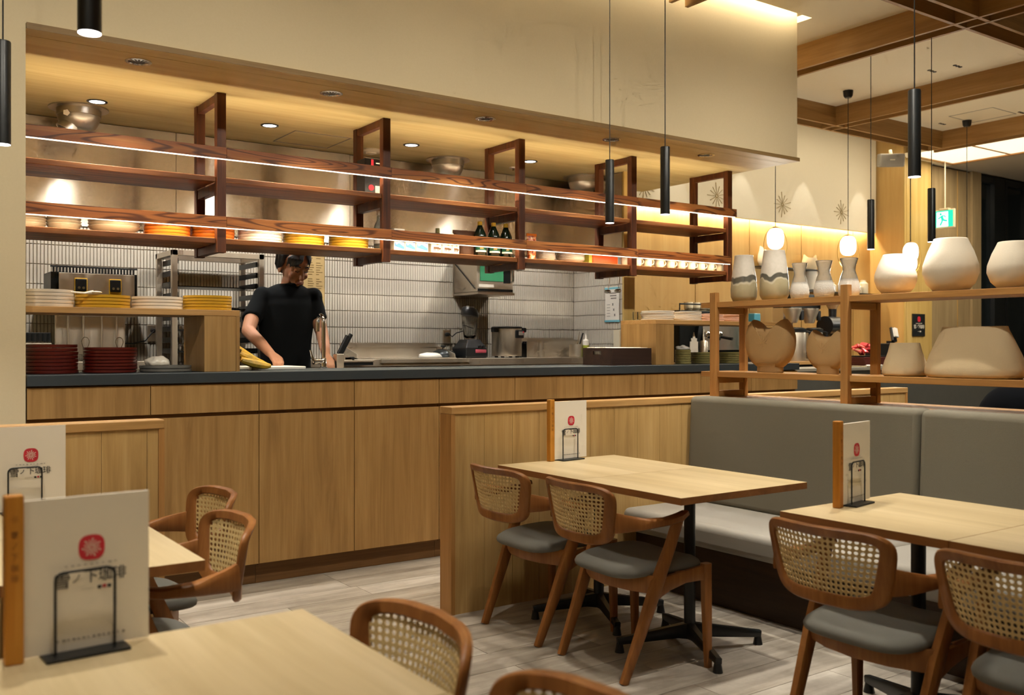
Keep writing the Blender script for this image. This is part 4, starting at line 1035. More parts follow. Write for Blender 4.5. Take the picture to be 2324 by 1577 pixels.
def menu(x, y, rz, lab1, lab2, W=.225, Hh=.283):
    o = thing('menu_board', (x, y, .70), lab1, 'menu', 'menus', rz=math.radians(rz))
    obj('wooden_spine', MB().box(0, .030, -.012, .014, .0005, Hh+.012), STICK, o, local=True, bev=.003)
    q = MB(); flower(q, .015, -.0125, Hh*.90, .009, 10); obj('burned_mark', q, new('burn_mark', '#7d4f1c', .7) if 'burn_mark' not in bpy.data.materials else bpy.data.materials['burn_mark'], o, local=True)
    for k, ch in enumerate('雪ノ下珈琲'): put_text(ch, .0135, bpy.data.materials['burn_mark'], o, (.015, -.0125, Hh*.80-.019*k))
    sh = obj('cover_sheet', MB().box(.028, .028+W, -.003, .004, .0066, Hh), PAPER, o, local=True)
    cx = .028+W*.53
    s1 = obj('red_seal', seal(.0225, -.0036, cx, Hh*.665), RED, o, local=True)
    q = MB(); flower(q, cx, -.0040, Hh*.665, .0205); obj('seal_petals', q, PAPER, o, local=True)
    for k, (ch, sz, dz) in enumerate((('雪', .030, -.004), ('ノ', .018, -.001), ('下', .026, 0), ('珈', .025, 0), ('琲', .026, 0))):
        put_text(ch, sz, INK, o, (cx-.050+.0245*k, -.0037, Hh*.475+dz))
    q = MB(); rnd = random.Random(3)
    for k in range(9): q.box(cx-.045+k*.0105, cx-.045+k*.0105+rnd.uniform(.003, .007), -.0037, -.0036, Hh*.556, Hh*.562)
    for k in range(14): q.box(cx-.058+k*.0085, cx-.058+k*.0085+rnd.uniform(.002, .006), -.0037, -.0036, Hh*.085, Hh*.097)
    q.box(cx-.018, cx+.004, -.0037, -.0036, Hh*.40, Hh*.402)
    obj('small_print', q, GREYI, o, local=True)
    q = MB()
    for k in (0, 2): q.box(cx+.010+k*.0085, cx+.0165+k*.0085, -.0037, -.0036, Hh*.393, Hh*.414)
    obj('small_characters', q, INK, o, local=True); obj('small_seal', MB().box(cx+.0185, cx+.025, -.0037, -.0036, Hh*.395, Hh*.416), RED, o, local=True)
    h = thing('menu_holder', (x, y, .70), lab2, 'menu holder', 'menu holders', rz=math.radians(rz))
    x0, x1 = .078, .078+.100
    obj('base', MB().box(.058, .200, -.045, .022, .0003, .006), BLACK, h, local=True, bev=.002)
    z = .150; r = .014
    pts = [(x0, -.018, .004), (x0, -.018, z-r)] + [(x0+r-r*math.cos(a), -.018, z-r+r*math.sin(a)) for a in (PI/6, PI/3, PI/2)] + [(x1-r+r*math.sin(a), -.018, z-r+r*math.cos(a)) for a in (0, PI/6, PI/3, PI/2)] + [(x1, -.018, .004)]
    obj('wire_loop', MB().tube(pts, .0026, 8), BLACK, h, local=True, smooth=True, ang=70)
    pts = [(p[0], .018, p[2]) for p in pts]
    obj('wire_loop', MB().tube(pts, .0026, 8), BLACK, h, local=True, smooth=True, ang=70)
menu(2.735, 3.600, 6, 'white menu with red seal on the table at the partition', 'black wire holder of the menu at the partition')
menu(2.745, 2.005, 10, 'white menu with red seal on the right table', 'black wire holder of the menu on the right table')
menu(.355, 3.50, 0, 'white menu with red seal at the left edge, farther away', 'black wire holder of the farther left menu')
menu(.222, 1.840, 3, 'large blurred white menu with red seal in the left foreground', 'black wire holder of the foreground menu', .215, .280)

# ================================================================ BENCH
b = thing('bench_seat', (3.6, 1.5, 0), 'long grey upholstered bench along the half wall', 'bench')
obj('base', MB().box(3.44, 3.97, -.8, 3.758, 0, .30), BENCHW, b)
YS = [3.756, 2.374, .99, -.4]
for y1, y0 in zip(YS, YS[1:]):
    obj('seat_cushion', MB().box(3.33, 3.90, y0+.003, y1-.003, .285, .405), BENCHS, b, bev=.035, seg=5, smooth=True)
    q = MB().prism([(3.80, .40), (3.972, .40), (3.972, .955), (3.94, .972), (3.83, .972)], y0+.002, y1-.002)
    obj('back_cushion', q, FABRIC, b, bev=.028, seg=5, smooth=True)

# ================================================================ DISPLAY SHELF ON THE HALF WALL
s = thing('display_shelf', (4.16, 2.4, .962), 'two-tier oak display shelf standing on the half wall', 'shelf')
for y in (3.735, 2.870, 1.82, 1.02):
    obj('front_post', MB().box(4.018, 4.052, y, y+.042, .9625, 1.552), OAKP, s, bev=.002)
    obj('back_post', MB().box(4.262, 4.292, y, y+.042, .9625, 1.468), OAKP, s, bev=.002)
    for z in (1.432, 1.040, .963): obj('cross_rail', MB().box(4.052, 4.262, y+.006, y+.036, z, z+.034), OAKX, s, bev=.001)
for z in (1.468, 1.075):
    for y1, y0 in ((3.86, 2.892), (2.890, 1.842), (1.840, .9)):
        obj('shelf_board', MB().box(4.035, 4.292, y0, y1, z, z+.030), OAKY, s, bev=.0015)
T1, T2 = 1.4985, 1.1055
def band_mat():
    m = new('banded_frosted_glass', '#d8d2c6', .35, Coat_Weight=.3); N, L, bs = nodes(m)
    tc = N.new('ShaderNodeTexCoord'); sp = N.new('ShaderNodeSeparateXYZ'); L.new(tc.outputs['Object'], sp.inputs[0])
    nz = noise(m, coords(m, (9, 9, 5)), 1, 2)
    f = math_(m, 'ADD', sp.outputs[2], math_(m, 'MULTIPLY', math_(m, 'SUBTRACT', nz, .5), .12))
    col = ramp(m, math_(m, 'DIVIDE', f, .27), [(.0, '#a8a081'), (.38, '#b5ab8c'), (.415, '#d5cfba'), (.44, '#55534f'), (.52, '#4c4b48'), (.545, '#d9d2c8'), (1.0, '#dcd4ca')])
    f2 = noise(m, coords(m, (60, 60, 60)), 1, 3); L.new(mixc(m, math_(m, 'MULTIPLY', f2, .25), col, '#8f8768'), bs.inputs['Base Color'])
    return m
BAND = band_mat()
def vase(name, prof, loc, mat, label, group=None, n=40, sub=0):
    me = MB().lathe(prof, n); o = obj(name, me, mat, smooth=True, ang=50)
    o.location = loc; return tag(o, label, 'vase', group)
def prof_shell(outer, t=.006):
    inn = [(max(r-t, .004), z) for r, z in reversed(outer) if z > t*1.5]
    return outer + [(outer[-1][0]-t*.5, outer[-1][1]+t*.3)] + inn
vp = [(.045, 0), (.062, .006), (.072, .03), (.074, .07), (.068, .14), (.058, .21), (.0515, .258), (.052, .262)]
vase('banded_vase', prof_shell(vp), (4.165, 3.655, T1), BAND, 'frosted vase with wavy dark band, nearest the shelf end')
vp2 = [(.048, 0), (.066, .006), (.078, .03), (.079, .08), (.073, .15), (.063, .225), (.057, .268), (.0575, .272)]
vase('banded_vase', prof_shell(vp2), (4.165, 3.440, T1), BAND, 'taller frosted vase with dark band beside the carafes')
BUB = new('bubbled_glass', '#f1eee6', .08, Transmission_Weight=.9, IOR=1.33); N, L, bs = nodes(BUB)
nb = noise(BUB, coords(BUB, (150, 150, 150)), 1, 3); bump(BUB, nb, .5, .004)
tc = N.new('ShaderNodeTexCoord'); spz = N.new('ShaderNodeSeparateXYZ'); L.new(tc.outputs['Object'], spz.inputs[0])
L.new(ramp(BUB, math_(BUB, 'DIVIDE', spz.outputs[2], .19), [(.40, (.25,)*3+(1,)), (.50, (.86,)*3+(1,))]), bs.inputs['Transmission Weight'])
cp = [(.034, 0), (.046, .006), (.052, .03), (.050, .06), (.038, .105), (.029, .135), (.031, .155), (.041, .192), (.042, .196)]
for i, (y, k) in enumerate(((3.275, .98), (3.120, 1.02), (2.970, 1.06))):
    vase('glass_carafe', [(r*k, z*(.98+.01*i)) for r, z in prof_shell(cp, .004)], (4.17, y, T1), BUB, 'clear bubbled glass carafe, %s' % ('nearest the banded vases', 'middle of three', 'behind the shelf post')[i], 'glass carafes', 36)
bp = [(.050, 0), (.060, .004), (.084, .030), (.098, .068), (.096, .098), (.080, .145), (.060, .188), (.0585, .192)]
def sc_(p, k, h): return [(r*k, z*h) for r, z in p]
BG = 'pale boulder vases'
vase('boulder_vase', prof_shell(sc_(bp, 1.0, 1.0)), (4.165, 2.705, T1), VWHITE, 'pale rounded clay vase, smallest, beside the shelf post', BG, 48)
vase('boulder_vase', prof_shell(sc_(bp, 1.24, 1.27)), (4.165, 2.425, T1), VWHITE, 'pale rounded clay vase, largest, under the tube lamp', BG, 48)
vase('boulder_vase', prof_shell(sc_(bp, 1.10, 1.06)), (4.165, 2.135, T1), VWHITE, 'pale rounded clay vase cut by the right edge', BG, 48)
# round flattened vases with a crescent mouth
def moon(name, y, R, label):
    zc = R*.98+.016
    m = MB(); rings = []; n = 60
    pts = []
    for j in range(n):
        a = -PI/2 + 2*PI*j/n; yy, zz = R*math.copysign(abs(math.cos(a))**(.80 if math.sin(a) < 0 else 1), math.cos(a)), zc+R*math.sin(a)
        ct = .62*R
        if math.sin(a) > 0 and abs(yy) < ct: zz = zc+.75*R - .30*R*math.sqrt(max(0, 1-(yy/ct)**2))
        pts.append((yy, zz))
    for t_, k in ((-.0600, .02), (-.0595, .30), (-.057, .58), (-.049, .80), (-.034, .93), (-.016, .985), (0, 1.0), (.016, .985), (.034, .93), (.049, .80), (.057, .58), (.0595, .30), (.06, .02)):
        rings.append([(t_*R/.16, yy*k, max(zc+(zz-zc)*k, .012)) for yy, zz in pts])
    m.loft(rings)
    o = thing(name, (4.165, y, T2), label, 'vase', 'moon vases')
    obj('body', m, CLAY, o, local=True, smooth=True, ang=60)
    obj('foot', MB().lathe([(R*.50, 0), (R*.52, .004), (R*.50, .03), (R*.62, .05)], 32, sx=.62), CLAY, o, local=True, smooth=True)
    q = MB(); rnd = random.Random(int(R*1000))
    for k in range(7):
        a = k*.9+.3; c, s_ = math.cos(a), math.sin(a); xx = -.0597*R/.16; r1 = R*rnd.uniform(.16, .27)
        pts_ = [(xx, q_*r1*c+.006*math.sin(q_*5+k)*s_, zc-R*.02+q_*r1*s_-.006*math.sin(q_*5+k)*c) for q_ in (.15, .4, .65, .85, 1.0)]
        q.tube(pts_, [.0014, .0017, .0016, .0013, .0006], 5)
    obj('petal_relief', q, CLAY, o, local=True, smooth=True)
moon('moon_vase', 3.468, .160, 'large tan disc vase with crescent mouth')
moon('moon_vase', 3.093, .124, 'smaller tan disc vase with crescent mouth beside the post')
def dome(name, y, w0, wm, w1, h, d, label):
    rings = []
    for z, w, dd in ((0, w0*.93, d*.9), (.006, w0, d), (h*.08, wm, d*1.03), (h*.2, wm*.985, d), (h*.45, wm*.90, d*.85), (h*.72, wm*.78, d*.6), (h*.92, w1*1.04, d*.38), (h, w1, d*.32), (h, w1*.95, d*.26), (h*.6, w1*.7, d*.2)):
        rings.append([(dd*math.copysign(abs(math.sin(a))**.8, math.sin(a)), w*math.copysign(abs(math.cos(a))**.75, math.cos(a)), z) for a in [2*PI*j/56 for j in range(56)]])
    o = obj(name, MB().loft(rings), VBEIGE, smooth=True, ang=60); o.location = (4.165, y, T2)
    tag(o, label, 'vase', 'slanted dome vases')
dome('dome_vase', 2.655, .098, .104, .075, .160, .085, 'smaller beige dome vase with a slit mouth')
dome('dome_vase', 2.312, .215, .228, .150, .232, .105, 'large wide beige dome vase at the right of the shelf')

# ================================================================ HANGING LAMPS
def tube_lamp(x, y, label):
    o = thing('tube_lamp', (x, y, 2.05), label, 'pendant lamp', 'black tube lamps')
    obj('shade', MB().lathe([(.029, .0), (.029, .405), (.027, .41), (.004, .411)], 28, (x, y, 2.05)), BLACK, o, smooth=True)
    obj('lens', MB().lathe([(.0275, -.0015), (.0275, -.0002)], 24, (x, y, 2.05)), LEDC, o)
    obj('cord', MB().cyl((x, y, 2.455), (x, y, 3.80), .003, n=8), BLACKP, o, smooth=True)
    obj('canopy', MB().lathe([(.025, 0), (.035, .02)], 20, (x, y, 3.80)), BLACKP, o, smooth=True)
for x, y, lab in [(.51, 2.61, 'black tube lamp at the top left with its lens in view'), (.51, 4.25, 'black tube lamp cut by the left picture edge'),
                  (4.07, 4.70, 'black tube lamp before the shelf, the lower of the pair'), (4.08, 4.20, 'black tube lamp before the shelf, the higher of the pair'),
                  (4.14, 2.59, 'largest black tube lamp above the display shelf'), (6.95, 4.74, 'thin far black tube lamp above the glass carafes'),
                  (6.83, 4.13, 'far black tube lamp beside the exit sign')]:
    tube_lamp(x, y, lab)
GX = [7.16, 8.27, 9.36, 10.47]
GLAB = ['globe lamp in brass ring behind the banded vases', 'globe lamp in brass ring above the carafes', 'globe lamp in brass ring behind the small boulder vase', 'globe lamp in brass ring behind the large boulder vase']
for (x, y, zc), lab in zip([(g, 5.9, 2.26) for g in GX] + [(10.62, 6.70, 2.26)], GLAB + ['half hidden globe lamp farthest back']):
    o = thing('globe_lamp', (x, y, zc), lab, 'pendant lamp', 'opal globe lamps')
    pr = []
    for k in range(17):
        a = -PI/2+PI*k/16; pr.append((.079*abs(math.cos(a))**.62+.0005, .098*math.copysign(abs(math.sin(a))**.8, math.sin(a))))
    obj('globe', MB().lathe(pr, 32, (x, y, zc)), GLOBE, o, smooth=True)
    obj('cap', MB().lathe([(.028, .094), (.024, .106), (.006, .11)], 20, (x, y, zc)), BRASS, o, smooth=True)
    obj('ring', MB().tube([(x+.115*math.cos(a)*.82, y-.115*math.cos(a)*.5, zc-.065+.175*math.sin(a)) for a in [2*PI*k/40 for k in range(40)]], .0035, 8, loop=True), BRASS, o, smooth=True)
    obj('cord', MB().cyl((x, y, zc+.105), (x, y, 3.80 if x < 10.6 else 3.90), .0035, n=8), BLACKP, o, smooth=True)
    obj('canopy', MB().lathe([(.032, -.07), (.045, -.05), (.05, 0)], 20, (x, y, 3.82 if x < 10.6 else 3.95)), BLACKP, o, smooth=True)

# ================================================================ THE COOK
def remesh(mb, voxel, smooth_it=4, name='body'):
    me = mb.mesh(name); t = bpy.data.objects.new(name, me); COL.objects.link(t)
    r = t.modifiers.new('r', 'REMESH'); r.mode = 'VOXEL'; r.voxel_size = voxel; r.use_smooth_shade = True
    s = t.modifiers.new('s', 'SMOOTH'); s.factor = .5; s.iterations = smooth_it
    dg = bpy.context.evaluated_depsgraph_get(); out = bpy.data.meshes.new_from_object(t.evaluated_get(dg))
    bpy.data.objects.remove(t); out.name = name
    for p in out.polygons: p.use_smooth = True
    return out
def capsule(m, p0, p1, r0, r1, n=14):
    m.tube([p0, p1], [r0, r1], n); m.ell(p0, (r0,)*3, 12, 8); m.ell(p1, (r1,)*3, 12, 8); return m
def chain(m, pts, rs):
    for a, b, r, q in zip(pts, pts[1:], rs, rs[1:]): capsule(m, a, b, r, q)
HM = Matrix.Translation((2.432, 6.01, 1.765)) @ Matrix.Rotation(math.radians(12), 4, 'Z') @ Matrix.Rotation(math.radians(22), 4, 'X') @ Matrix.Diagonal((1.14, 1.14, 1.12, 1))
h = MB()
h.ell((0, .012, .045), (.077, .096, .088), 24, 16)
h.ell((0, -.020, -.012), (.064, .074, .080), 24, 16)
h.ell((0, -.040, -.065), (.045, .046, .042), 20, 12)
h.ell((0, -.072, -.088), (.020, .016, .016))
for s in (-1, 1):
    h.ell((s*.040, -.068, -.022), (.024, .018, .022))
    h.ell((s*.045, -.030, -.070), (.020, .035, .025))
    h.ell((s*.030, -.086, .016), (.018, .010, .009))
    h.ell((s*.031, -.084, .033), (.024, .010, .008))
    h.ell((s*.078, .012, -.004), (.010, .020, .032))
h.tube([(0, -.090, .022), (0, -.104, -.010), (0, -.112, -.028)], [.009, .012, .013], 12); h.ell((0, -.108, -.030), (.016, .013, .011))
h.ell((0, -.090, -.054), (.024, .012, .009)); h.ell((0, -.087, -.066), (.020, .011, .008))
h.xf(HM)
body = MB(); body.v = list(h.v); body.f = list(h.f); body.mi = list(h.mi)
capsule(body, (2.412, 6.035, 1.60), (2.425, 6.025, 1.70), .062, .056)
for z, a, b in ((.98, .14, .09), (1.2, .14, .09), (1.4, .16, .09), (1.53, .17, .08)): body.ell((2.40, 6.02, z), (a, b, .14), 20, 12)
ARM_L = [(2.228, 6.02, 1.578), (2.140, 5.97, 1.43), (2.080, 5.87, 1.345), (2.10, 5.70, 1.265), (2.108, 5.56, 1.205)]
ARM_R = [(2.574, 6.00, 1.582), (2.592, 5.97, 1.43), (2.602, 5.93, 1.345), (2.560, 5.79, 1.255), (2.515, 5.66, 1.185)]
for A in (ARM_L, ARM_R): chain(body, A, [.056, .048, .043, .037, .027])
def hand(m, w, d, side):
    d = Vector(d).normalized(); up = Vector((0, 0, 1)); s = d.cross(up).normalized(); up = s.cross(d)
    w = Vector(w)
    palm = [w, w+d*.035, w+d*.075]
    for k, off in enumerate((-.026, -.009, .009, .026)):
        chain(m, [w+s*off*.5, w+d*.075+s*off], [.016, .0125])
        L_ = (.062, .075, .07, .055)[k]
        p0 = w+d*.075+s*off; p1 = p0+d*L_*.45-up*L_*.18; p2 = p1+d*L_*.18-up*L_*.34; p3 = p2-up*L_*.28-d*L_*.05
        chain(m, [p0, p1, p2, p3], [.0105, .0095, .0088, .0076])
    b = w+d*.02+s*side*.02
    chain(m, [b, b+s*side*.022+d*.028-up*.008, b+s*side*.024+d*.055-up*.022, b+s*side*.012+d*.075-up*.032], [.015, .0115, .0098, .0082])
hand(body, (2.110, 5.545, 1.200), (.06, -.82, -.38), -1)
hand(body, (2.512, 5.645, 1.180), (-.20, -.85, -.35), 1)
bm_ = remesh(body, .0052, 3, 'person')
person = obj('person', bm_, SKIN)
tag(person, 'cook with short black hair and black t-shirt, looking down at the board', 'person')
sh = MB(); rings = []
for z, cx, cy, a, b in ((.96, 2.395, 6.03, .172, .118), (1.12, 2.393, 6.03, .168, .116), (1.28, 2.392, 6.03, .172, .118), (1.42, 2.394, 6.025, .190, .120), (1.52, 2.398, 6.02, .198, .110), (1.585, 2.402, 6.02, .190, .096), (1.622, 2.406, 6.025, .158, .086), (1.646, 2.410, 6.03, .110, .078), (1.662, 2.413, 6.03, .076, .070)):
    rings.append([(cx+a*math.copysign(abs(math.cos(t_))**.85, math.cos(t_)), cy+b*math.sin(t_), z) for t_ in [2*PI*j/32 for j in range(32)]])
sh.loft(rings)
for A in (ARM_L, ARM_R):
    P0, P1 = Vector(A[0]), Vector(A[1]); P2 = Vector(A[2])
    sh.tube([P0.lerp(Vector((2.40, 6.02, 1.56)), .35), P0, P0.lerp(P1, .6), P1, P1.lerp(P2, .12)], [.062, .061, .060, .062, .064], 20); sh.ell(tuple(P0), (.0615,)*3, 16, 10)
so = obj('t_shirt', remesh(sh, .008, 10, 't_shirt'), SHIRT, person)
cl = MB().tube([(2.413+.068*math.cos(a), 6.018+.066*math.sin(a), 1.642-.020*math.cos(a+PI/2)*-1+.006*math.sin(a)) for a in [2*PI*j/28 for j in range(28)]], .0085, 8, loop=True)
obj('collar', cl, SHIRT, person, smooth=True, ang=80)
tr = MB()
tr.ell((2.395, 6.03, .95), (.168, .12, .12), 20, 12)
for s in (-1, 1): chain(tr, [(2.395+s*.085, 6.03, .92), (2.395+s*.09, 6.03, .6), (2.395+s*.09, 6.05, .27)], [.088, .068, .055])
obj('trousers', remesh(tr, .012, 4, 'trousers'), new('dark_cloth', '#15171a', .9), person)
sho = MB()
for s in (-1, 1): sho.ell((2.395+s*.09, 5.99, .238), (.045, .12, .038))
obj('shoes', sho, BLACKP, person, smooth=True)
ha = MB()
ha.ell((0, .036, .066), (.087, .092, .080), 24, 16); ha.ell((0, .058, .015), (.080, .062, .070), 24, 14)
rnd = random.Random(12)
for k in range(40):
    a = rnd.uniform(-.35, PI+.35); rr = rnd.uniform(.92, 1.04)
    c_, s_ = math.cos(a)*rr, math.sin(a)*rr
    ha.tube([(.05*c_, .03+.06*s_, .125), (.088*c_, .030+.090*s_, .075), (.088*c_, .034+.092*s_, rnd.uniform(-.02, .02))], [.012, .013, .004], 7)
for x1, ze, yy in ((-.074, .022, -.050), (-.062, .026, -.066), (-.050, .030, -.076), (-.037, .036, -.083), (-.024, .044, -.087), (-.010, .056, -.087)):
    ha.tube([(.016, -.030, .128), ((x1+.016)*.55, -.058, .108), (x1, yy+.002, .075), (x1-.004, yy+.002, ze)], [.012, .013, .010, .004], 8)
for x1, ze, yy in ((.040, .060, -.080), (.054, .046, -.072), (.066, .032, -.060), (.075, .020, -.045)):
    ha.tube([(.022, -.030, .128), (.030+x1*.3, -.056, .108), (x1, yy+.002, .078), (x1+.003, yy+.002, ze)], [.011, .011, .008, .003], 8)
for s in (-1, 1): ha.tube([(s*.080, .0, .08), (s*.084, -.01, .04), (s*.079, -.004, .006)], [.014, .012, .004], 8)
ha.xf(HM)
obj('hair', remesh(ha, .0055, 2, 'hair'), HAIR, person)
for s in (-1, 1):
    q = MB().tube([(s*.016, -.0945, .014), (s*.030, -.0975, .008), (s*.046, -.090, .012)], [.0016, .0026, .0014], 8).xf(HM); obj('eyelashes', q, HAIR, person)
    q = MB().tube([(s*.014, -.0945, .036), (s*.032, -.0965, .043), (s*.050, -.085, .038)], [.003, .0042, .002], 8).xf(HM); obj('eyebrow', q, HAIR, person)
q = MB().tube([(-.022, -.096, -.0600), (-.008, -.1025, -.0585), (.008, -.1025, -.0585), (.022, -.096, -.0600)], [.0015, .0042, .0042, .0015], 8).xf(HM)
obj('lips', q, new('lips', '#7a4038', .5), person, smooth=True)

# ================================================================ DRINKS BAR AND REGISTER
o = thing('register_counter', (9.1, 5.82, 0), 'long grey cement register counter beyond the half wall', 'counter')
obj('front', MB().box(6.95, 11.3, 5.60, 6.06, 0, 1.015), GREYC, o)
obj('top', MB().box(6.93, 11.3, 5.58, 6.08, 1.015, 1.042), speck('pale_top', '#8f8b80', '#a09a8c', 40, .5, .5, .05), o, bev=.002)
o = thing('drinks_counter', (8.2, 6.6, 0), 'oak edged counter under the drinks wall', 'counter')
obj('body', MB().box(6.25, 10.6, 6.42, 6.95, 0, 1.055), GREYC, o)
obj('top', MB().box(6.23, 10.62, 6.38, 6.97, 1.055, 1.088), OAKX, o, bev=.002)
DZ = 1.0885
ex0, ex1 = 6.626, 7.506
o = thing('espresso_machine', ((ex0+ex1)/2, 6.7, DZ), 'wide black and steel espresso machine behind the right ledge', 'coffee machine')
obj('body', MB().box(ex0, ex1, 6.62, 6.93, DZ, 1.60), DARKM, o, bev=.01)
obj('front_panel', MB().box(ex0+.3, ex1-.02, 6.60, 6.62, DZ+.12, 1.45), STEEL, o, bev=.004)
obj('side_leg', MB().obox((ex0+.22, 6.60, DZ+.24), (.05, .05, .42), 0, 0, math.radians(12)), BLACK, o)
obj('drip_tray', MB().box(ex0+.2, ex1-.02, 6.44, 6.62, DZ+.0005, DZ+.06), BLACKP, o, bev=.004)
obj('cup_rail', MB().tube([(ex0, 6.62, 1.60), (ex0, 6.62, 1.66), (ex1, 6.62, 1.66)], .008, 8), BLACK, o, smooth=True)
for k, px in enumerate((6.923, 7.097)):
    g = obj('group_head', MB().lathe([(.035, .0), (.04, .03), (.03, .05)], 18, (px, 6.55, 1.34)), CHROME, o, smooth=True)
    obj('portafilter', MB().cyl((px, 6.53, 1.34), (px+.03, 6.40, 1.32), .014, .016, 10), BLACKP, g, smooth=True)
for i, px in enumerate((6.869, 6.968, 7.068, 7.17)):
    o = obj('cup', cup, PINK, smooth=False); o.location = (px, 6.74, 1.6005); o.scale = (1.2, 1.2, 1.2)
    tag(o, 'pinkish cup on the espresso machine, %s from the left' % ORD[i], 'cup', 'cups on the espresso machine')
# glasses and small objects by the right ledge
for i, px in enumerate((4.751, 4.799)):
    o = obj('water_glass', MB().lathe([(.016, 0), (.019, .002), (.0205, .062), (.019, .062), (.0175, .006), (.004, .005)], 20, ), GLASS, smooth=True)
    o.location = (px, 5.2, 1.4385); tag(o, 'small clear glass at the ledge corner, %s one' % ('left', 'right')[i], 'glass', 'small glasses')
cx = 5.216
pl = [(-.042, 0), (.042, 0), (.042, .08), (.03, .08), (.03, .105), (.014, .105), (0, .15), (-.014, .105), (-.03, .105), (-.03, .08), (-.042, .08)]
tag(obj('card_cutout', MB().prism([(cx+a, ZT+.088+b) for a, b in pl], 5.06, 5.066), PAPER), 'white tower shaped card cut-out above the olive plates', 'card')
o = thing('steel_shaker', (5.927, 5.9, DZ), 'steel shaker with white nozzle seen under the right ledge', 'shaker')
sx2 = 6.853
o.location = (sx2, 6.48, DZ)
obj('body', MB().lathe([(.04, .062), (.042, .20), (.03, .215)], 24, (sx2, 6.52, DZ)), STEEL, o, smooth=True)
obj('nozzle', MB().tube([(sx2, 6.52, DZ+.21), (sx2-.005, 6.52, DZ+.26), (sx2, 6.52, DZ+.32)], [.01, .007, .005], 8), WHITE, o, smooth=True)
o = thing('blue_box', (6.89, 6.5, DZ), 'small teal box beside the shelf post', 'box')
bx3 = 7.522
tag(obj('tea_caddy', MB().box(bx3-.005, bx3+.09, 6.46, 6.54, DZ, 1.58), new('teal', '#3f7f90', .4), bev=.006), 'tall teal caddy behind the display shelf post', 'caddy'); bpy.data.objects.remove(o)
# coffee brewer with jugs, grinder
for i, (px, r) in enumerate(((8.369, .105), (8.667, .095))):
    o = thing('coffee_jug', (px, 6.62, DZ), 'steel thermal coffee jug with black rim, %s one' % ('left', 'right')[i], 'jug', 'thermal jugs')
    obj('body', MB().lathe([(r, 0), (r, .30), (r*.96, .31)], 28, (px, 6.62, DZ)), STEEL, o, smooth=True)
    obj('lid', MB().lathe([(r*1.04, .31), (r*1.04, .345), (r*.7, .36)], 28, (px, 6.62, DZ)), BLACKP, o, smooth=True)
    obj('handle', MB().tube([(px+r*.9, 6.58, DZ+.32), (px+r*1.5, 6.56, DZ+.31), (px+r*1.55, 6.56, DZ+.12), (px+r*.95, 6.58, DZ+.08)], .016, 10), BLACKP, o, smooth=True)
bx4, bx5 = 8.387, 8.878
o = thing('coffee_brewer', ((bx4+bx5)/2, 6.8, DZ), 'tall coffee brewer with two steel funnels above the jugs', 'coffee machine')
obj('column', MB().box(bx4, bx4+.16, 6.80, 6.95, DZ, 1.80), STEEL, o, bev=.006)
obj('head', MB().box(bx4, bx5+.02, 6.70, 6.95, 1.66, 1.82), DARKM, o, bev=.008)
for k, px in enumerate((8.384, 8.675)):
    f = obj('funnel', MB().lathe([(.05, 1.50-DZ), (.10, 1.64-DZ), (.10, 1.66-DZ)], 24, (px, 6.68, DZ)), STEEL, o, smooth=True)
    obj('funnel_handle', MB().box(px+.10, px+.15, 6.64, 6.67, 1.53, 1.64), BLACKP, f, bev=.006)
gx = 8.998
o = thing('coffee_grinder', (gx, 6.65, DZ), 'black coffee grinder with glass hopper beside the jugs', 'grinder')
obj('stand', MB().box(gx-.10, gx+.02, 6.66, 6.86, DZ, 1.38), DARKM, o, bev=.01)
obj('barrel', MB().cyl((gx-.14, 6.62, 1.47), (gx+.08, 6.62, 1.47), .11, .11, 24), BLACKP, o, smooth=True)
obj('dial', MB().cyl((gx+.08, 6.62, 1.47), (gx+.16, 6.60, 1.465), .05, .04, 18), BLACKP, o, smooth=True)
obj('throat', MB().lathe([(.04, 1.56-DZ), (.045, 1.66-DZ)], 18, (gx, 6.62, DZ)), BLACKP, o, smooth=True)
obj('hopper', MB().lathe([(.045, 1.66-DZ), (.12, 1.80-DZ), (.115, 1.80-DZ), (.04, 1.665-DZ)], 24, (gx, 6.62, DZ)), new('amber_plastic', '#c9a070', .15, Transmission_Weight=.5), o, smooth=True)
obj('spout', MB().cyl((gx-.03, 6.60, 1.38), (gx-.05, 6.56, 1.26), .035, .02, 14), BLACKP, o, smooth=True)
o = thing('cup_warmer', (8.47, 6.45, DZ), 'steel brewing stand with small cups under the jugs', 'stand')
px = 8.515
obj('tray', MB().box(px-.12, px+.12, 6.40, 6.52, DZ+.0005, DZ+.02), STEEL, o, bev=.003)
obj('press', MB().lathe([(.05, .02), (.055, .10), (.05, .12)], 18, (px, 6.46, DZ)), STEEL, o, smooth=True)
obj('red_knob', MB().ell((px-.06, 6.44, DZ+.16), (.03, .03, .018)), RED, o, smooth=True)
# register zone
RZ = 1.0425
rx = 8.872
o = thing('cash_register', (rx, 5.82, RZ), 'black cash register beside the dome vases', 'register')
obj('drawer', MB().box(rx-.15, rx+.16, 5.66, 6.02, RZ, RZ+.10), BLACKP, o, bev=.006)
obj('body', MB().box(rx-.15, rx+.16, 5.72, 6.02, RZ+.10, RZ+.235), BLACKP, o, bev=.008)
tm = 8.919
o = thing('card_terminal', (tm, 5.82, RZ+.235), 'tilted black and white card terminal on the register', 'card terminal')
obj('stand', MB().box(tm-.03, tm+.03, 5.82, 5.88, RZ+.2355, RZ+.26), BLACKP, o)
obj('body', MB().obox((tm, 5.82, RZ+.325), (.07, .03, .15), 0, math.radians(-18), math.radians(12)), BLACKP, o, bev=.006)
obj('screen', MB().obox((tm+.01, 5.80, RZ+.345), (.055, .03, .10), 0, math.radians(-18), math.radians(12)), WHITE, o, bev=.003)
dx0, dx1 = 8.139, 8.546
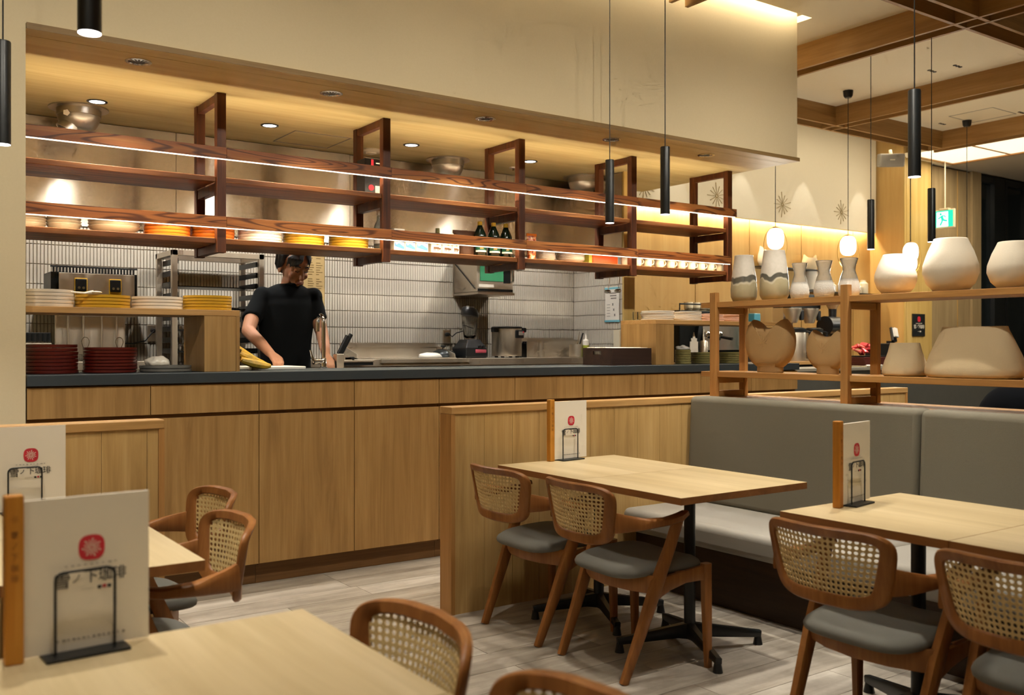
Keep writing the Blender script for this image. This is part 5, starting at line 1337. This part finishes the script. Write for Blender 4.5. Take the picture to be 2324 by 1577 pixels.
for k in range(8):
    o = obj('lacquer_tray', MB().box(dx0+.02-.004*k, dx1+.01+.006*k, 5.62, 5.86, RZ+.014+k*.0105, RZ+.0235+k*.0105), REDL, bev=.003)
    tag(o, 'dark red rectangular tray on the register counter, %s from the bottom' % ORD[k], 'tray', 'rectangular trays on the register counter')
tag(obj('tray_mat', MB().box(dx0-.02, dx1+.05, 5.61, 5.87, RZ+.0004, RZ+.0135), CREAM, bev=.003), 'cream mat under the dark red trays', 'mat')
REDP = new('red_wrapper', '#b8242a', .35)
rnd = random.Random(9)
for k in range(12):
    o = obj('sweet_packet', MB().obox((0, 0, 0), (.085, .05, .022)), REDP if k % 4 else new('pink_wrapper', '#d8604e', .35) if 'pink_wrapper' not in bpy.data.materials else bpy.data.materials['pink_wrapper'], bev=.006)
    o.location = (dx0+.02+(k % 6)*.062, 5.72+.05*(k//6), RZ+.150+.045*(k//6)+rnd.uniform(-.008, .03)); o.rotation_euler = (rnd.uniform(-.7, .7), rnd.uniform(-.6, .6), rnd.uniform(0, 3))
    tag(o, 'red wrapped sweet packet piled on the dark red trays', 'packet', 'red sweet packets')
tag(obj('wire_basket', MB().box(dx0-.01, dx1+.06, 5.64, 5.84, RZ+.10, RZ+.112), DARKM, bev=.002), 'flat dark tray holding the red packets', 'tray')
for k in range(4):
    xx = dx0+.02+k*.075
    o = obj('rolled_towel', MB().tube([(0, 0, 0), (.055, 0, .0), (.11, 0, 0)], [.011, .0125, .011], 12), WHITE, smooth=True)
    o.location = (xx-.03, 5.597+.002*k, RZ+.0125); o.rotation_euler = (0, 0, .15*(k-1))
    tag(o, 'rolled white hand towel on the register counter edge, %s from the left' % ORD[k], 'towel', 'rolled towels')
# sign on the column, exit sign, speaker
a, b_ = 11.06, 11.33
o = thing('wall_sign', ((a+b_)/2, 6.945, 1.5), 'small black sign with red seal and white lettering on the column', 'sign')
obj('board', MB().box(a, b_, 6.940, 6.9545, 1.375, 1.658), new('sign_black', '#15181a', .5), o)
xm = (a+b_)/2
obj('seal', seal(.034, 6.9392, xm, 1.592), RED, o)
for k, ch in enumerate('雪ノ下珈琲'): 
    t_ = put_text(ch, .056 if k != 1 else .04, WHITE, o, (xm-.092+.046*k, 6.9390, 1.492)); t_.matrix_parent_inverse = world_m(o).inverted()
q = MB()
for k in range(9): q.box(xm-.07+k*.016, xm-.06+k*.016, 6.9388, 6.9392, 1.533, 1.541)
q.box(xm-.03, xm+.0, 6.9388, 6.9392, 1.433, 1.436); q.box(xm+.01, xm+.045, 6.9388, 6.9392, 1.426, 1.442)
obj('small_print', q, WHITE, o)
ey, ez = 6.80, 2.885
exx = 11.55
o = thing('exit_sign', (exx, ey, ez), 'green and white running man exit sign on a ceiling rod', 'sign')
obj('rod', MB().cyl((exx, ey, ez+.13), (exx, ey, 3.62), .008, n=10), CREAM, o, smooth=True)
obj('bracket', MB().box(exx-.03, exx+.03, ey-.06, ey+.06, ez+.115, ez+.13), CREAM, o)
obj('case', MB().box(exx-.02, exx+.02, ey-.135, ey+.135, ez-.125, ez+.115), CREAM, o, bev=.006)
fx = exx-.0205
obj('green_field', MB().box(fx-.001, fx, ey-.12, ey+.12, ez-.11, ez+.10), EXITG, o)
obj('doorway', MB().box(fx-.002, fx-.001, ey-.055, ey+.10, ez-.105, ez+.085), EXITW, o)
m = MB(); X_ = fx-.003
def lim(pts, w): m.tube([(X_, ey+p[0], ez+p[1]) for p in pts], w, 6)
m.ell((X_, ey+.045, ez+.058), (.002, .016, .016)); lim([(.03, .035), (.015, -.015)], .017); lim([(.015, -.015), (-.02, -.03), (-.045, -.032)], .011); lim([(.018, -.015), (.03, -.05), (.05, -.085)], .011)
lim([(.035, .03), (.06, .01), (.08, .005)], .008); lim([(.025, .035), (-.005, .035), (-.025, .01)], .008)
obj('running_man', m, EXITG, o)
o = thing('wall_speaker', (10.42, 6.80, 3.6), 'grey wall speaker under the beam at the column', 'speaker')
obj('cabinet', MB().obox((10.40, 6.82, 3.505), (.30, .14, .16), math.radians(-38), math.radians(10)), new('speaker_grey', '#8f887c', .5), o, bev=.02, seg=3)
obj('badge', MB().obox((10.356, 6.765, 3.50), (.06, .006, .012), math.radians(-38), math.radians(10)), CREAM, o)
obj('mount', MB().cyl((10.44, 6.84, 3.57), (10.45, 6.86, 3.64), .02, n=10), CREAM, o)
# wall shelves with small vases
for i, (x0, x1, z) in enumerate(((8.50, 9.72, 2.150), (8.95, 10.75, 1.895))):
    tag(obj('wall_shelf', MB().box(x0, x1, 7.22, 7.444, z, z+.014), BLACKP, bev=.001), 'thin black shelf on the drinks wall, %s' % ('upper one', 'lower one')[i], 'shelf', 'thin wall shelves')
def torn(x, y, z, r, h, mat, label):
    rings = []
    for t_, k in ((0, .62), (.1, .85), (.35, 1.0), (.65, .95), (.85, .85), (1.0, .8)):
        rings.append([(x+r*k*math.cos(a), y+r*.7*k*math.sin(a), z+h*t_*(1 if t_ < .9 else 1+.22*math.cos(2*a+.6)-.12)) for a in [2*PI*j/28 for j in range(28)]])
    tag(obj('torn_vase', MB().loft(rings, cap=False).add([(x, y, z+.002)], []), mat, smooth=True, ang=60), label, 'vase', 'vases on the wall shelves')
torn(8.78, 7.33, 2.1645, .155, .22, VWHITE, 'white vase with torn rim behind the globe lamp')
torn(9.525, 7.33, 2.1645, .115, .17, VBEIGE, 'beige crumpled vase on the upper wall shelf')
def small_vase(px, prof, mat, label):
    o = obj('shelf_vase', MB().lathe(prof, 28), mat, smooth=True); o.location = (px, 7.33, 1.9095); tag(o, label, 'vase', 'vases on the wall shelves')
small_vase(9.559, [(.06, 0), (.10, .02), (.085, .16), (.06, .26), (.055, .27)], WHITE, 'tall white tapered vase on the lower wall shelf')
small_vase(9.95, [(.05, 0), (.055, .09), (.03, .10), (.03, .12)], WHITE, 'short white jar behind the middle carafe')
small_vase(10.466, [(.05, 0), (.06, .08), (.035, .10), (.035, .115)], CREAM, 'short cream jar behind the shelf post')
small_vase(10.585, [(.055, 0), (.06, .01), (.06, .13), (.035, .155), (.035, .175)], CREAM, 'cream bottle vase at the right shelf end')
# dark jacket on a chair beyond the half wall
m = MB(); m.ell((5.05, 2.56, .86), (.17, .215, .20), 24, 14); m.ell((5.06, 2.48, .76), (.19, .25, .26), 24, 14)
j = obj('jacket', remesh(m, .014, 5, 'jacket'), new('navy_cloth', '#06080d', 1.0, Specular_IOR_Level=.1)); tag(j, 'dark navy jacket over a seat beyond the half wall', 'jacket')
st = thing('side_chair', (5.08, 2.5, 0), 'plain wooden chair under the navy jacket', 'chair')
obj('seat', MB().box(4.9, 5.28, 2.3, 2.7, .40, .44), CHAIR, st, bev=.01)
for x in (4.92, 5.24):
    for y in (2.32, 2.66): obj('leg', MB().box(x, x+.03, y, y+.03, 0, .40), CHAIR, st)
obj('backrest', MB().box(5.06, 5.10, 2.3, 2.7, .44, .80), CHAIR, st, bev=.01)
